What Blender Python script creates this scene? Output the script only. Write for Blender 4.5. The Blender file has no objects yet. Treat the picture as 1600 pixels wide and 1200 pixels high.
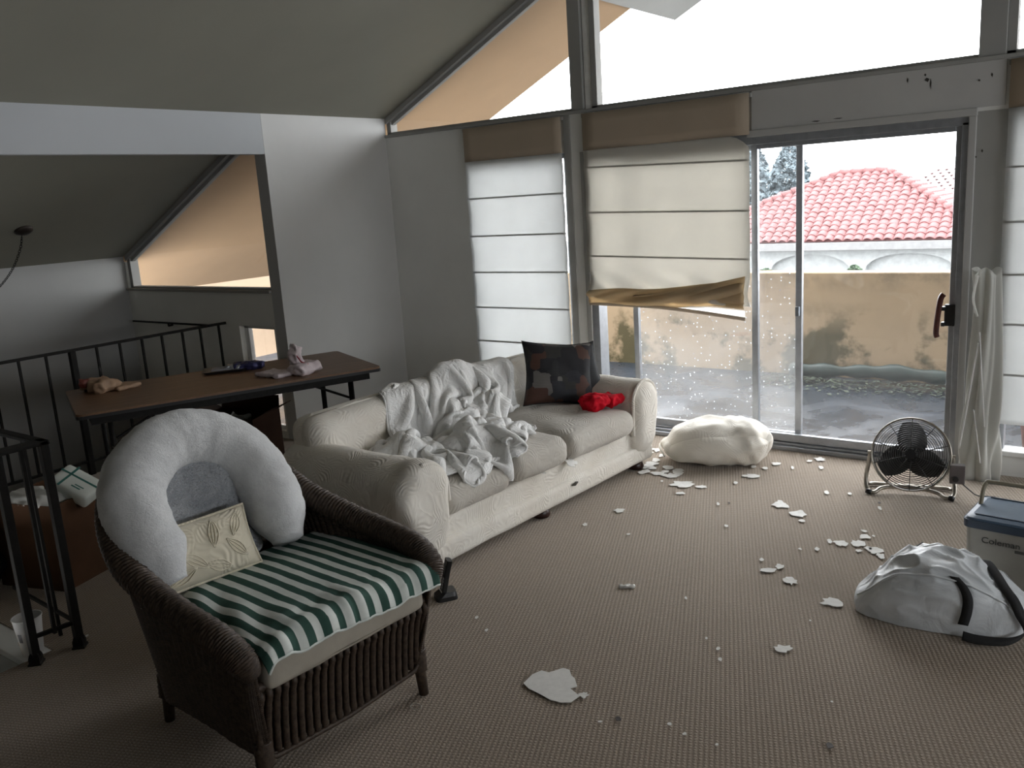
import bpy, bmesh, math, random
from math import sin, cos, pi, radians, sqrt
from mathutils import Vector, Matrix, noise
random.seed(7)
S = bpy.context.scene
COL = S.collection

# ------------------------------------------------------------------ camera
H = 1.75
cam = bpy.data.cameras.new('camera'); cam_o = bpy.data.objects.new('camera', cam); COL.objects.link(cam_o)
cam.sensor_width = 36; cam.lens = 1358.0 / 1600 * 36; cam.clip_end = 300
cam_o.matrix_world = Matrix(((0.80386622, -0.0746311, 0.59010956, 0),
                             (0.59137879, 0.20669018, -0.77945512, 0),
                             (-0.06379826, 0.97555593, 0.2102865, H), (0, 0, 0, 1)))
S.camera = cam_o
# ------------------------------------------------------------------ sky: even white overcast
W = bpy.data.worlds.new('overcast_sky'); S.world = W; W.use_nodes = True
bg = W.node_tree.nodes['Background']
bg.inputs[0].default_value = (0.95, 0.975, 1.0, 1); bg.inputs[1].default_value = 11.2
S.view_settings.view_transform = 'Standard'; S.view_settings.look = 'None'
S.view_settings.gamma = 1; S.view_settings.use_curve_mapping = False
S.view_settings.exposure = 0.0
S.cycles.max_bounces = 10; S.cycles.diffuse_bounces = 6; S.cycles.transparent_max_bounces = 16
S.cycles.transmission_bounces = 6; S.cycles.caustics_reflective = False; S.cycles.caustics_refractive = False
S.cycles.sample_clamp_indirect = 4

def portal(x0, x1, z0, z1, y):
    l = bpy.data.lights.new('window_portal', 'AREA'); l.shape = 'RECTANGLE'; l.size = x1-x0; l.size_y = z1-z0
    l.cycles.is_portal = True
    o = bpy.data.objects.new('window_portal', l); COL.objects.link(o)
    o.location = ((x0+x1)/2, y, (z0+z1)/2); o.rotation_euler = (radians(-90), 0, 0)   # looks along -Y, into the room
YW = 5.478                        # window wall plane
portal(-4.43, 0.9, 0.0, 2.04, YW+.2)
portal(-4.9, 3.3, 2.32, 4.6, YW+.2)
portal(-7.4, -5.4, 0.05, 2.2, 4.41)
l = bpy.data.lights.new('window_portal', 'AREA'); l.shape = 'RECTANGLE'; l.size = 4.7; l.size_y = .8; l.cycles.is_portal = True  # sampling portal for the added opening in the unseen right wall
o = bpy.data.objects.new('window_portal', l); COL.objects.link(o); o.location = (4.0, 2.85, 1.70); o.rotation_euler = (0, radians(90), 0); o.rotation_euler = Matrix(((0, 0, 1), (1, 0, 0), (0, 1, 0))).to_euler()

# ------------------------------------------------------------------ helpers
def link(o, parent=None):
    COL.objects.link(o)
    if parent is not None: o.parent = parent
    return o
def tag(o, label=None, cat=None, group=None, kind=None):
    if label: o['label'] = label
    if cat: o['category'] = cat
    if group: o['group'] = group
    if kind: o['kind'] = kind
    return o
def thing(name, label, cat, loc=(0, 0, 0), rz=0, group=None, rot=None):
    o = bpy.data.objects.new(name, None); o.empty_display_size = .05
    o.location = loc; o.rotation_euler = rot if rot else (0, 0, rz)
    link(o); return tag(o, label, cat, group)
def frac(p, sc, oct=3):
    v = Vector(p)*sc; s = 0; a = 1
    for i in range(oct):
        s += a*noise.noise(v); v = v*2.03+Vector((3.1, 7.7, 1.3)); a *= .5
    return s

class MB:
    def __init__(s): s.v = []; s.f = []; s.m = []
    def add(s, vs, fs, mi=0):
        n = len(s.v); s.v += [tuple(v) for v in vs]; s.f += [tuple(i+n for i in f) for f in fs]; s.m += [mi]*len(fs); return s
    def box(s, x0, x1, y0, y1, z0, z1, mi=0):
        return s.add([(x0,y0,z0),(x1,y0,z0),(x1,y1,z0),(x0,y1,z0),(x0,y0,z1),(x1,y0,z1),(x1,y1,z1),(x0,y1,z1)],
                     [(3,2,1,0),(4,5,6,7),(0,1,5,4),(1,2,6,5),(2,3,7,6),(3,0,4,7)], mi)
    def cbox(s, c, h, mi=0): return s.box(c[0]-h[0], c[0]+h[0], c[1]-h[1], c[1]+h[1], c[2]-h[2], c[2]+h[2], mi)
    def quad(s, a, b, c, d, mi=0): return s.add([a, b, c, d], [(0,1,2,3)], mi)
    def prism(s, poly, lo, hi, axis='z', mi=0):
        # poly = 2-D points; extruded along axis from lo to hi
        def P(p, h):
            if axis == 'z': return (p[0], p[1], h)
            if axis == 'y': return (p[0], h, p[1])
            return (h, p[0], p[1])
        n = len(poly)
        vs = [P(p, lo) for p in poly]+[P(p, hi) for p in poly]
        fs = [tuple(range(n-1, -1, -1)), tuple(range(n, 2*n))]+[(i, (i+1) % n, n+(i+1) % n, n+i) for i in range(n)]
        return s.add(vs, fs, mi)
    def tube(s, pts, r, n=8, closed=False, cap=True, mi=0, sq=1, up0=None):
        pts = [Vector(p) for p in pts]; N = len(pts)
        rs = r if isinstance(r, (list, tuple)) else [r]*N
        vs = []; prev = None
        for i, p in enumerate(pts):
            a = pts[(i-1) % N] if (i > 0 or closed) else p
            b = pts[(i+1) % N] if (i < N-1 or closed) else p
            t = (b-a); t = t.normalized() if t.length > 1e-9 else Vector((0, 0, 1))
            if prev is None:
                ref = Vector(up0) if up0 else (Vector((0, 0, 1)) if abs(t.z) < .9 else Vector((1, 0, 0)))
                u = (ref-t*ref.dot(t)).normalized()
            else:
                u = (prev-t*prev.dot(t)); u = u.normalized() if u.length > 1e-6 else prev
            prev = u; w = t.cross(u)
            for k in range(n):
                an = 2*pi*k/n+(pi/4 if n == 4 else 0)
                vs.append(p+(u*cos(an)+w*sin(an)*sq)*rs[i])
        fs = []
        M = N if closed else N-1
        for i in range(M):
            for k in range(n):
                a = i*n+k; b = i*n+(k+1) % n; j = (i+1) % N
                fs.append((a, b, j*n+(k+1) % n, j*n+k))
        if cap and not closed:
            fs.append(tuple(range(n-1, -1, -1))); fs.append(tuple((N-1)*n+k for k in range(n)))
        return s.add(vs, fs, mi)
    def lathe(s, prof, c=(0, 0, 0), n=24, mi=0, cap=True):
        vs = []; fs = []
        for r, z in prof:
            for k in range(n):
                a = 2*pi*k/n; vs.append((c[0]+r*cos(a), c[1]+r*sin(a), c[2]+z))
        for i in range(len(prof)-1):
            for k in range(n):
                fs.append((i*n+k, i*n+(k+1) % n, (i+1)*n+(k+1) % n, (i+1)*n+k))
        if cap:
            fs.append(tuple(range(n-1, -1, -1))); fs.append(tuple((len(prof)-1)*n+k for k in range(n)))
        return s.add(vs, fs, mi)
    def grid(s, fn, nu, nv, cu=False, cv=False, mi=0):
        U = nu if cu else nu+1; V = nv if cv else nv+1
        vs = [fn(i/nu, j/nv) for i in range(U) for j in range(V)]
        fs = []
        for i in range(nu):
            for j in range(nv):
                i2 = (i+1) % U; j2 = (j+1) % V
                fs.append((i*V+j, i2*V+j, i2*V+j2, i*V+j2))
        return s.add(vs, fs, mi)
    def rbox(s, c, h, r, n=14, fn=None, mi=0):
        # rounded box, each face an n x n grid; fn(p, unit) may displace a point
        idx = {}; vs = []; fs = []
        h = Vector(h); inn = Vector([max(h[i]-r, 0) for i in range(3)])
        def vert(p):
            k = (round(p[0], 5), round(p[1], 5), round(p[2], 5))
            if k in idx: return idx[k]
            q = Vector((p[0]*h[0], p[1]*h[1], p[2]*h[2]))
            i_ = Vector([max(-inn[a], min(inn[a], q[a])) for a in range(3)])
            d = q-i_
            o = i_+d.normalized()*r if d.length > 1e-9 else q
            nn = d.normalized() if d.length > 1e-9 else Vector(p).normalized()
            if fn: o = fn(o, Vector(p), nn)
            idx[k] = len(vs); vs.append(Vector(c)+o); return idx[k]
        e = [sin(pi/2*(2*i/n-1)*.96)/sin(pi/2*.96) for i in range(n+1)]
        for ax in range(3):
            for sg in (-1, 1):
                for i in range(n):
                    for j in range(n):
                        q = []
                        for (a, b) in ((i, j), (i+1, j), (i+1, j+1), (i, j+1)):
                            p = [0, 0, 0]; p[ax] = sg; p[(ax+1) % 3] = e[a]; p[(ax+2) % 3] = e[b]; q.append(vert(p))
                        fs.append(tuple(q) if sg > 0 else tuple(reversed(q)))
        return s.add(vs, fs, mi)
    def build(s, name, mats, parent=None, smooth=False, bevel=0, seg=2, sub=0, solid=0, loc=None, autos=None):
        me = bpy.data.meshes.new(name); me.from_pydata(s.v, [], s.f)
        if not isinstance(mats, (list, tuple)): mats = [mats]
        for m in mats: me.materials.append(m)
        if len(mats) > 1: me.polygons.foreach_set('material_index', s.m)
        me.polygons.foreach_set('use_smooth', [bool(smooth)]*len(me.polygons))
        me.update()
        o = bpy.data.objects.new(name, me); link(o, parent)
        if loc: o.location = loc
        if solid:
            m = o.modifiers.new('s', 'SOLIDIFY'); m.thickness = solid; m.offset = 0
        if bevel:
            m = o.modifiers.new('b', 'BEVEL'); m.width = bevel; m.segments = seg; m.limit_method = 'ANGLE'
        if sub:
            m = o.modifiers.new('d', 'SUBSURF'); m.levels = sub; m.render_levels = sub
        return o
def fixn(o):
    bm = bmesh.new(); bm.from_mesh(o.data); bmesh.ops.recalc_face_normals(bm, faces=bm.faces); bm.to_mesh(o.data); bm.free(); return o
def smooth_path(pts, k=6, closed=False):
    P = [Vector(p) for p in pts]; out = []; n = len(P)
    for i in range(n if closed else n-1):
        p0 = P[(i-1) % n] if (closed or i > 0) else P[i]; p1 = P[i]; p2 = P[(i+1) % n]
        p3 = P[(i+2) % n] if (closed or i+2 < n) else P[(i+1) % n]
        for j in range(k):
            t = j/k
            out.append(.5*((2*p1)+(p2-p0)*t+(2*p0-5*p1+4*p2-p3)*t*t+(3*p1-p0-3*p2+p3)*t**3))
    if not closed: out.append(P[-1])
    return out
def sst(a, b, x):
    t = max(0, min(1, (x-a)/(b-a))); return t*t*(3-2*t)

# ------------------------------------------------------------------ materials
class NT:
    def __init__(s, name):
        s.m = bpy.data.materials.new(name); s.m.use_nodes = True; s.t = s.m.node_tree
        s.b = s.t.nodes['Principled BSDF']; s.out = s.t.nodes['Material Output']; s._c = None
    def n(s, ty, **kw):
        nd = s.t.nodes.new(ty)
        for k, v in kw.items():
            if k.startswith('_'): setattr(nd, k[1:], v)
            else:
                key = int(k[1:]) if (k[0] == 'i' and k[1:].isdigit()) else k.replace('__', ' ')
                sk = nd.inputs[key]
                if isinstance(v, bpy.types.NodeSocket): s.t.links.new(v, sk)
                else: sk.default_value = v
        return nd
    def l(s, a, b): s.t.links.new(a, b)
    def co(s, kind='Object', scale=(1, 1, 1), rot=(0, 0, 0)):
        if s._c is None: s._c = s.t.nodes.new('ShaderNodeTexCoord')
        return s.n('ShaderNodeMapping', Vector=s._c.outputs[kind], Scale=scale, Rotation=rot).outputs[0]
    def noise(s, vec, scale=5, detail=4, rough=.55, dist=0):
        return s.n('ShaderNodeTexNoise', Vector=vec, Scale=scale, Detail=detail, Roughness=rough, Distortion=dist).outputs[0]
    def ramp(s, fac, stops):
        r = s.n('ShaderNodeValToRGB', Fac=fac); e = r.color_ramp.elements
        while len(e) < len(stops): e.new(.5)
        for i, (p, c) in enumerate(stops):
            e[i].position = p; e[i].color = (*c, 1) if len(c) == 3 else c
        return r.outputs[0]
    def mix(s, fac, a, b, mode='MIX'):
        m = s.n('ShaderNodeMix', _data_type='RGBA', _blend_type=mode)
        for sk, v in ((m.inputs[0], fac), (m.inputs[6], a), (m.inputs[7], b)):
            if isinstance(v, bpy.types.NodeSocket): s.l(v, sk)
            elif isinstance(v, (int, float)): sk.default_value = v
            else: sk.default_value = (*v, 1) if len(v) == 3 else v
        return m.outputs[2]
    def math(s, op, a, b=0, c=0):
        m = s.n('ShaderNodeMath', _operation=op)
        for i, v in enumerate((a, b, c)):
            if isinstance(v, bpy.types.NodeSocket): s.l(v, m.inputs[i])
            else: m.inputs[i].default_value = v
        return m.outputs[0]
    def bump(s, h, strength=.3, dist=.01, prev=None):
        b = s.n('ShaderNodeBump', Strength=strength, Distance=dist, Height=h)
        if prev: s.l(prev, b.inputs['Normal'])
        return b.outputs[0]
    def fin(s, col=None, rough=.6, metal=0, normal=None, spec=None, **kw):
        if col is not None:
            if isinstance(col, bpy.types.NodeSocket): s.l(col, s.b.inputs['Base Color'])
            else: s.b.inputs['Base Color'].default_value = (*col, 1)
        if isinstance(rough, bpy.types.NodeSocket): s.l(rough, s.b.inputs['Roughness'])
        else: s.b.inputs['Roughness'].default_value = rough
        s.b.inputs['Metallic'].default_value = metal
        if spec is not None: s.b.inputs['Specular IOR Level'].default_value = spec
        if normal: s.l(normal, s.b.inputs['Normal'])
        for k, v in kw.items(): s.b.inputs[k.replace('__', ' ')].default_value = v
        return s.m
def simple(name, col, rough=.6, metal=0, var=.12, sc=8, bumps=.15, bsc=60, spec=None):
    t = NT(name); c = t.co()
    n = t.noise(c, sc, 4)
    lo = tuple(x*(1-var) for x in col); hi = tuple(min(1, x*(1+var)) for x in col)
    cc = t.ramp(n, [(.3, lo), (.7, hi)])
    nb = t.bump(t.noise(c, bsc, 3), bumps, .002)
    return t.fin(cc, rough, metal, nb, spec)
def paint(name, col, dirt=.10, rough=.75):
    t = NT(name); c = t.co()
    n1 = t.noise(c, 1.3, 5, .6); n2 = t.noise(c, 22, 4, .6)
    cc = t.ramp(n1, [(.3, tuple(x*(1-dirt) for x in col)), (.7, col)])
    return t.fin(cc, rough, 0, t.bump(t.noise(c, 130, 3), .12, .002), .3)
M = {}
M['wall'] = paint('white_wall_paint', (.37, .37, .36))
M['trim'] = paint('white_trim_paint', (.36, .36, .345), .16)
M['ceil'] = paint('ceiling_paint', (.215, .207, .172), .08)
M['soffit'] = paint('tan_soffit_paint', (.40, .265, .155), .12)
M['white'] = simple('white_plastic', (.75, .75, .74), .45)
M['black'] = simple('black_plastic', (.012, .012, .013), .35)
M['iron'] = simple('black_painted_iron', (.010, .009, .008), .6, 0, .3, 30, .4, 90, .2)
M['alu'] = simple('mill_aluminium', (.38, .40, .43), .38, .6, .1, 20)
M['aludark'] = simple('weathered_aluminium', (.22, .25, .29), .45, .5, .15, 20)
M['chrome'] = simple('scuffed_chrome_tube', (.42, .39, .34), .3, .9, .15, 40)
def carpet():
    t = NT('beige_looped_carpet'); c = t.co()
    rot = t.co('Object', (1, 1, 1), (0, 0, radians(-23)))
    w = t.n('ShaderNodeTexWave', Vector=rot, Scale=19, Distortion=1.6, Detail=3, Detail__Scale=7, _bands_direction='X').outputs[1]
    w2 = t.n('ShaderNodeTexWave', Vector=rot, Scale=22, Distortion=3.5, Detail=3, Detail__Scale=6, _bands_direction='Y').outputs[1]
    loops = t.math('ADD', t.math('MULTIPLY', w, t.math('ADD', t.math('MULTIPLY', w2, .7), .3)), t.math('MULTIPLY', t.noise(c, 120, 2), .25))
    n = t.noise(c, 1.1, 5, .6); nf = t.noise(c, 190, 3, .7)
    base = t.ramp(n, [(.3, (.27, .215, .165)), (.7, (.335, .27, .21))])
    dark = t.mix(t.ramp(loops, [(.0, (0, 0, 0)), (.55, (1, 1, 1))]), (.20, .157, .118), base)
    cc = t.mix(.35, dark, t.ramp(nf, [(.3, (.10, .078, .06)), (.7, (.38, .32, .26))]))
    st = t.noise(c, 2.6, 6, .62, 1.5)
    cc = t.mix(t.ramp(st, [(.60, (0, 0, 0)), (.74, (.30, .30, .30))]), cc, (.19, .165, .135))
    nm = t.bump(loops, .5, .005); nm = t.bump(nf, .5, .003, nm)
    return t.fin(cc, .95, 0, nm, .15, **{'Sheen Weight': .55, 'Sheen Roughness': .35, 'Sheen Tint': (1, .93, .84, 1)})
M['carpet'] = carpet()
def glass(name, haze=.0, spots=False, tint=(1, 1, 1)):
    t = NT(name); t.t.nodes.remove(t.b)
    tr = t.n('ShaderNodeBsdfTransparent', Color=(*tint, 1)).outputs[0]
    gl = t.n('ShaderNodeBsdfGlossy', Color=(1, 1, 1, 1), Roughness=.03).outputs[0]
    fc = t.n('ShaderNodeLayerWeight', Blend=.5).outputs['Facing']      # Schlick, the same from both faces of the pane
    fr = t.math('ADD', t.math('MULTIPLY', t.math('POWER', fc, 5.0), .9), .035)
    m = t.n('ShaderNodeMixShader', i0=fr, i1=tr, i2=gl).outputs[0]
    if haze > 0:
        c = t.co()
        ds = t.n('ShaderNodeBsdfTranslucent', Color=(.75, .76, .76, 1)).outputs[0]
        dd = t.n('ShaderNodeBsdfDiffuse', Color=(.75, .76, .76, 1)).outputs[0]
        d = t.n('ShaderNodeMixShader', i0=.5, i1=ds, i2=dd).outputs[0]
        n = t.noise(c, 2.2, 5, .6)
        zc = t.n('ShaderNodeSeparateXYZ', Vector=c).outputs[2]
        low = t.ramp(t.math('MULTIPLY', zc, .5), [(.30, (1, 1, 1)), (.62, (.15, .15, .15))])     # grime heavier on the lower half
        f = t.math('MULTIPLY', t.math('MULTIPLY', t.ramp(n, [(.25, (.45, .45, .45)), (.75, (1, 1, 1))]), haze), low)
        if spots:
            v = t.n('ShaderNodeTexVoronoi', Vector=t.co('Object', (1, 1, 1)), Scale=34, Randomness=1)
            sp = t.ramp(v.outputs['Distance'], [(.12, (1, 1, 1)), (.20, (0, 0, 0))])
            msk = t.ramp(t.n('ShaderNodeSeparateColor', Color=v.outputs['Color']).outputs[0], [(.62, (0, 0, 0)), (.66, (1, 1, 1))])
            f = t.math('MINIMUM', t.math('ADD', f, t.math('MULTIPLY', t.math('MULTIPLY', sp, msk), .7)), .9)
        m = t.n('ShaderNodeMixShader', i0=f, i1=m, i2=d).outputs[0]
    t.l(m, t.out.inputs[0]); return t.m
M['glass'] = glass('clear_window_glass', .03)
M['glass_dirty'] = glass('grimy_spotted_window_glass', .15, True)
def cloth(name, col, trans=.5, stain=None, wsc=900):
    t = NT(name); t.t.nodes.remove(t.b); c = t.co()
    n = t.noise(c, 3, 4)
    cc = t.ramp(n, [(.3, tuple(x*.93 for x in col)), (.7, col)])
    if stain: cc = stain(t, cc)
    nb = t.bump(t.noise(c, 260, 2), .25, .001)
    d = t.n('ShaderNodeBsdfDiffuse', Color=cc, Normal=nb).outputs[0]
    r = t.n('ShaderNodeBsdfTranslucent', Color=cc).outputs[0]
    t.l(t.n('ShaderNodeMixShader', i0=trans, i1=d, i2=r).outputs[0], t.out.inputs[0]); return t.m
M['blind'] = cloth('off_white_blind_cloth', (.82, .83, .825), .58)
def st_blind(t, cc):
    z = t.n('ShaderNodeSeparateXYZ', Vector=t.co()).outputs
    n = t.noise(t.co(), 3.2, 4, .6)
    # water stain low on the blind, higher at the right side
    h = t.math('ADD', z[2], t.math('MULTIPLY', n, -.22)); h = t.math('ADD', h, t.math('MULTIPLY', z[0], -.09))
    return t.mix(t.ramp(h, [(.0, (1, 1, 1)), (.02, (0, 0, 0))]), cc, (.50, .37, .20))
M['blind_stained'] = cloth('cream_blind_cloth', (.79, .77, .72), .48)
M['stain_cloth'] = cloth('water_stained_tan_blind_cloth', (.66, .54, .37), .5)
M['valance'] = cloth('unlit_tan_blind_cloth', (.50, .42, .33), .1)  # same cloth as the blinds; its missing backlight is put into the tan
M['sheer'] = cloth('sheer_white_curtain', (.82, .82, .79), .5)
def matelasse(name, col, strength=.6, dirt=(.5, .45, .38), dirtamt=.0, sc=1):
    t = NT(name); c = t.co()
    dist = t.n('ShaderNodeMix', _data_type='VECTOR', i0=.16)
    wv = t.n('ShaderNodeTexNoise', Vector=c, Scale=5*sc, Detail=1)
    t.l(c, dist.inputs[4]); t.l(wv.outputs['Color'], dist.inputs[5])
    v = t.n('ShaderNodeTexVoronoi', Vector=dist.outputs[1], Scale=13*sc, _feature='F1', Randomness=.8)
    # hatching in a random direction inside each cell, fading to the cell border: sprigs of stitched leaves
    dirv = t.n('ShaderNodeVectorMath', i0=v.outputs['Color'], i1=(.5, .5, .5), _operation='SUBTRACT').outputs[0]
    dirn = t.n('ShaderNodeVectorMath', i0=dirv, _operation='NORMALIZE').outputs[0]
    ph = t.n('ShaderNodeVectorMath', i0=dist.outputs[1], i1=dirn, _operation='DOT_PRODUCT').outputs['Value']
    edge = t.ramp(v.outputs['Distance'], [(.30, (1, 1, 1)), (.62, (0, 0, 0))])
    rings = t.math('MULTIPLY', t.math('SINE', t.math('MULTIPLY', ph, 520)), edge)
    rings = t.math('ADD', rings, t.math('MULTIPLY', t.math('SINE', t.math('MULTIPLY', v.outputs['Distance'], 26)), .25))
    fine = t.noise(c, 380, 2)
    n = t.noise(c, 2.5, 5, .6)
    cc = t.ramp(n, [(.3, tuple(x*.9 for x in col)), (.7, col)])
    if dirtamt:
        cc = t.mix(t.ramp(t.noise(c, 2.2, 6, .65, .6), [(.42, (0, 0, 0)), (.66, (dirtamt,)*3)]), cc, dirt)
    nm = t.bump(rings, strength, .004); nm = t.bump(fine, .3, .001, nm)
    return t.fin(cc, .9, 0, nm, .2, **{'Sheen Weight': .2})
M['sofa'] = matelasse('cream_matelasse_slipcover', (.80, .765, .70), .30, (.50, .43, .34), .35)
M['sofa_seat'] = matelasse('soiled_seat_cushion_fabric', (.52, .49, .44), .3, (.34, .30, .25), .5)
M['lumbar'] = matelasse('cream_leaf_pattern_fabric', (.74, .68, .54), .35)
M['floorpillow'] = matelasse('cream_pillow_cotton', (.83, .79, .71), .12)
def duvet_mat():
    t = NT('white_crumpled_duvet_cotton'); c = t.co()
    r1 = t.math('ABSOLUTE', t.math('SUBTRACT', t.noise(c, 11, 3, .5, 1.6), .5)); r2 = t.math('ABSOLUTE', t.math('SUBTRACT', t.noise(c, 27, 3, .55, 1.2), .5))
    nm = t.bump(r1, .45, .04); nm = t.bump(r2, .14, .012, nm)
    return t.fin(t.ramp(t.noise(c, 6, 4), [(.3, (.75, .75, .74)), (.7, (.82, .82, .81))]), .85, 0, nm, .2)
M['duvet'] = duvet_mat()
M['red'] = simple('red_fleece', (.50, .008, .02), .9, 0, .3, 20, .5, 200, .1)
# ------------------------------------------------------------------ the setting
def struct(name, mb, mat, parent=None, **kw):
    o = mb.build(name, mat, parent, **kw)
    if parent is None: o['kind'] = 'structure'
    return o
SL = .472; XR = -.80
def ceil_z(x): return 2.46+SL*(x+5.28) if x <= XR else ceil_z(XR)-SL*(x-XR)
T = .13
# floor with the stair opening near the front left
fl = MB()
for x0, x1, y0, y1 in ((-6.05, -4.9, -3, 5.478), (-4.9, -3.655, -3, .2), (-4.9, -3.655, 1.49, 5.478), (-3.655, 3.7, -3, 5.478)):
    if x0 < -5.3:
        fl.box(x0, x1, y0, 4.21, -.3, 0)
        fl.box(-5.30, x1, 4.21, y1, -.3, 0)
    else: fl.box(x0, x1, y0, y1, -.3, 0)
struct('floor', fl, M['carpet'])
struct('trim_1', MB().box(-4.9, -3.655, 1.375, 1.49, -.3, -.004), paint('pale_stair_nosing', (.86, .88, .87)), bevel=.004)
st = MB()
for k in range(8): st.box(-4.9, -3.655, 1.375-.16*(k+1), 1.375-.16*k, -.5-.19*k, -.03-.19*k)
o = st.build('stair_flight', paint('grey_stair_tread', (.42, .43, .42)), bevel=.006)
tag(o, 'pale grey stair treads going down inside the near railing', 'stairs', kind='structure')
lf = MB().box(-7.6, -6.05, -3, 4.4, -2.75, -2.6); struct('floor_lower', lf, M['carpet'])
# ceiling: two slopes meeting at the ridge
def slope(mb, x0, x1, y0, y1, t=.14, dz=0):
    z0, z1 = ceil_z(x0)+dz, ceil_z(x1)+dz
    mb.add([(x0,y0,z0),(x1,y0,z1),(x1,y1,z1),(x0,y1,z0),(x0,y0,z0+t),(x1,y0,z1+t),(x1,y1,z1+t),(x0,y1,z0+t)],
           [(3,2,1,0),(4,5,6,7),(0,1,5,4),(1,2,6,5),(2,3,7,6),(3,0,4,7)])
c = MB(); slope(c, -5.30, XR, -3, YW); slope(c, -7.6, -5.30, -3, 4.21); slope(c, XR, 3.85, -3, YW)
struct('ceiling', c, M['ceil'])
c = MB(); slope(c, -5.30, XR, YW, 6.84); slope(c, -8.3, -5.30, 4.21, 6.84); slope(c, XR, 4.6, YW, 6.84); slope(c, -2.95, XR, 6.84, 8.15); slope(c, XR, 4.6, 6.84, 8.15)  # the two outermost strips are unseen, added to block high sky light
struct('ceiling_overhang', c, M['soffit'])
c = MB(); slope(c, -3.67, -3.40, 5.62, 7.62, .10, -.02)
struct('trim_2', c, M['trim'])
# header beam over the stairwell
struct('trim_beam', MB().box(-5.37, -5.30, -3, 4.21, 2.165, 2.47), paint('beam_paint', (.38, .395, .41), .06), bevel=.004)
# walls
wl = MB().prism([(4.21, -.3), (5.478, -.3), (5.478, 2.47), (4.21, 2.47)], -5.42, -5.30, 'x')
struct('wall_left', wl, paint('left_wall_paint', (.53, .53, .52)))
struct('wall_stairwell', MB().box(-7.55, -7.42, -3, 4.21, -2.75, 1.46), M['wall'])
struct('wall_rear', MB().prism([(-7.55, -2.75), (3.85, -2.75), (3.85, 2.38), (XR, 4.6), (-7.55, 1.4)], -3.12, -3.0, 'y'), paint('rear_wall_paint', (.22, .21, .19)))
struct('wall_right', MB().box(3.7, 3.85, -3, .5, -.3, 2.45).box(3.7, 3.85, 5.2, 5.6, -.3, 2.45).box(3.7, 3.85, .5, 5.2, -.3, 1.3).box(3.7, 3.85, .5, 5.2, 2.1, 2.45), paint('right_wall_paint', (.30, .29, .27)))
g = struct('window_added', MB().box(3.77, 3.776, .5, 5.2, 1.3, 2.1), M['glass'])  # unseen window, added to bring side light onto sofa and left panel
f = MB()
for y in (.5, 2.05, 3.6, 5.155): f.box(3.74, 3.81, y, y+.045, 1.3, 2.1)
f.box(3.74, 3.81, .5, 5.2, 1.3, 1.34).box(3.74, 3.81, .5, 5.2, 2.06, 2.1).build('frame', M['alu'], g, bevel=.003)
struct('wall_under_floor', MB().box(-6.05, -5.95, -3, 4.21, -2.75, -.3), M['wall'])
w2 = MB(); a, b = 4.21, 4.33
w2.box(-7.55, -5.87, a, b, -2.75, 1.165); w2.box(-5.44, -5.4205, a, b, -2.75, 1.165)
w2.box(-5.87, -5.44, a, b, -2.75, .06); w2.box(-5.87, -5.44, a, b, .885, 1.165)
w2.box(-7.55, -7.405, a, b, 1.165, 1.40)
struct('wall_stair_gable', w2, paint('stair_gable_paint', (.82, .81, .76)))  # one even off-white colour over the whole gable
ww = MB(); a, b = YW, YW+T
ww.box(-5.42, -4.43, a, b, -.3, 2.31)
ww.box(-4.43, -3.53, a, b, -.3, .30); ww.box(-4.43, -3.53, a, b, 2.035, 2.31)
ww.box(-3.53, -3.36, a, b, -.3, 2.31)
ww.box(-3.36, -.90, a, b, -.3, -.02); ww.box(-3.36, -.90, a, b, 2.04, 2.31)
ww.box(-.90, -.70, a, b, 2.04, 2.31)
struct('trim_12', MB().box(-.90, -.70, a, b, -.02, 2.04), paint('post_paint', (.42, .42, .40), .14))
ww.box(-.70, .95, a, b, -.3, .12); ww.box(-.70, .95, a, b, 2.04, 2.31)
ww.box(.95, 3.85, a, b, -.3, 2.31)
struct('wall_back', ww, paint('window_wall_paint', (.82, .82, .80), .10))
# ledge on top of the header, below the clerestory
struct('trim_3', MB().box(-5.30, 3.7, YW-.018, YW+T, 2.295, 2.318), M['trim'], bevel=.003)
pst = MB(); pst.box(-3.465, -3.365, YW+.005, YW+.12, 2.30, 3.32); struct('trim_4', pst, M['trim'], bevel=.004)
struct('trim_5', MB().box(-3.362, -3.30, YW+.03, YW+.10, 2.30, 3.38), M['white'], bevel=.006)
struct('trim_6', MB().box(-.87, -.74, YW-.004, YW+.14, 2.28, 4.60), M['trim'], bevel=.004)
struct('trim_7', MB().box(1.75, 1.86, YW, YW+.13, 2.28, 3.34), M['trim'], bevel=.004)
# thin cover board on the room side of the header
struct('trim_8', MB().box(-2.13, -.73, YW-.012, YW, 2.06, 2.295), paint('header_board', (.55, .55, .54), .14), bevel=.002)
# clerestory glazing: window_2 is the left sliver, window_3 the long one, window_4 right of the ridge post
def transom(name, x0, x1, z0, y, cap=.06, frame=True):
    poly = [(x0+.01, z0), (x1, z0), (x1, ceil_z(x1)), (x0+.01, ceil_z(x0+.01))]
    g = MB().prism(poly, y+.06, y+.066, 'y'); g = struct(name, g, M['glass'])
    f = MB(); w = .045
    f.box(x0, x0+w, y+.02, y+.10, z0, ceil_z(x0))
    f.box(x0, x1, y+.02, y+.10, z0, z0+.02)
    f.build('frame', M['trim'], g, bevel=.003)
    r = MB()
    for k, (o_, hh) in enumerate(((.0, .045), (.035, .075))):
        zz0, zz1 = ceil_z(x0), ceil_z(x1)
        r.prism([(x0, zz0-hh), (x1, zz1-hh), (x1, zz1), (x0, zz0)], y+o_, y+o_+.04, 'y')
    r.build('rake_trim', M['trim'], g, bevel=.002)
    return g
transom('window_2', -5.30, -3.465, 2.318, YW)
transom('window_3', -3.30, -.87, 2.318, YW)
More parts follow.
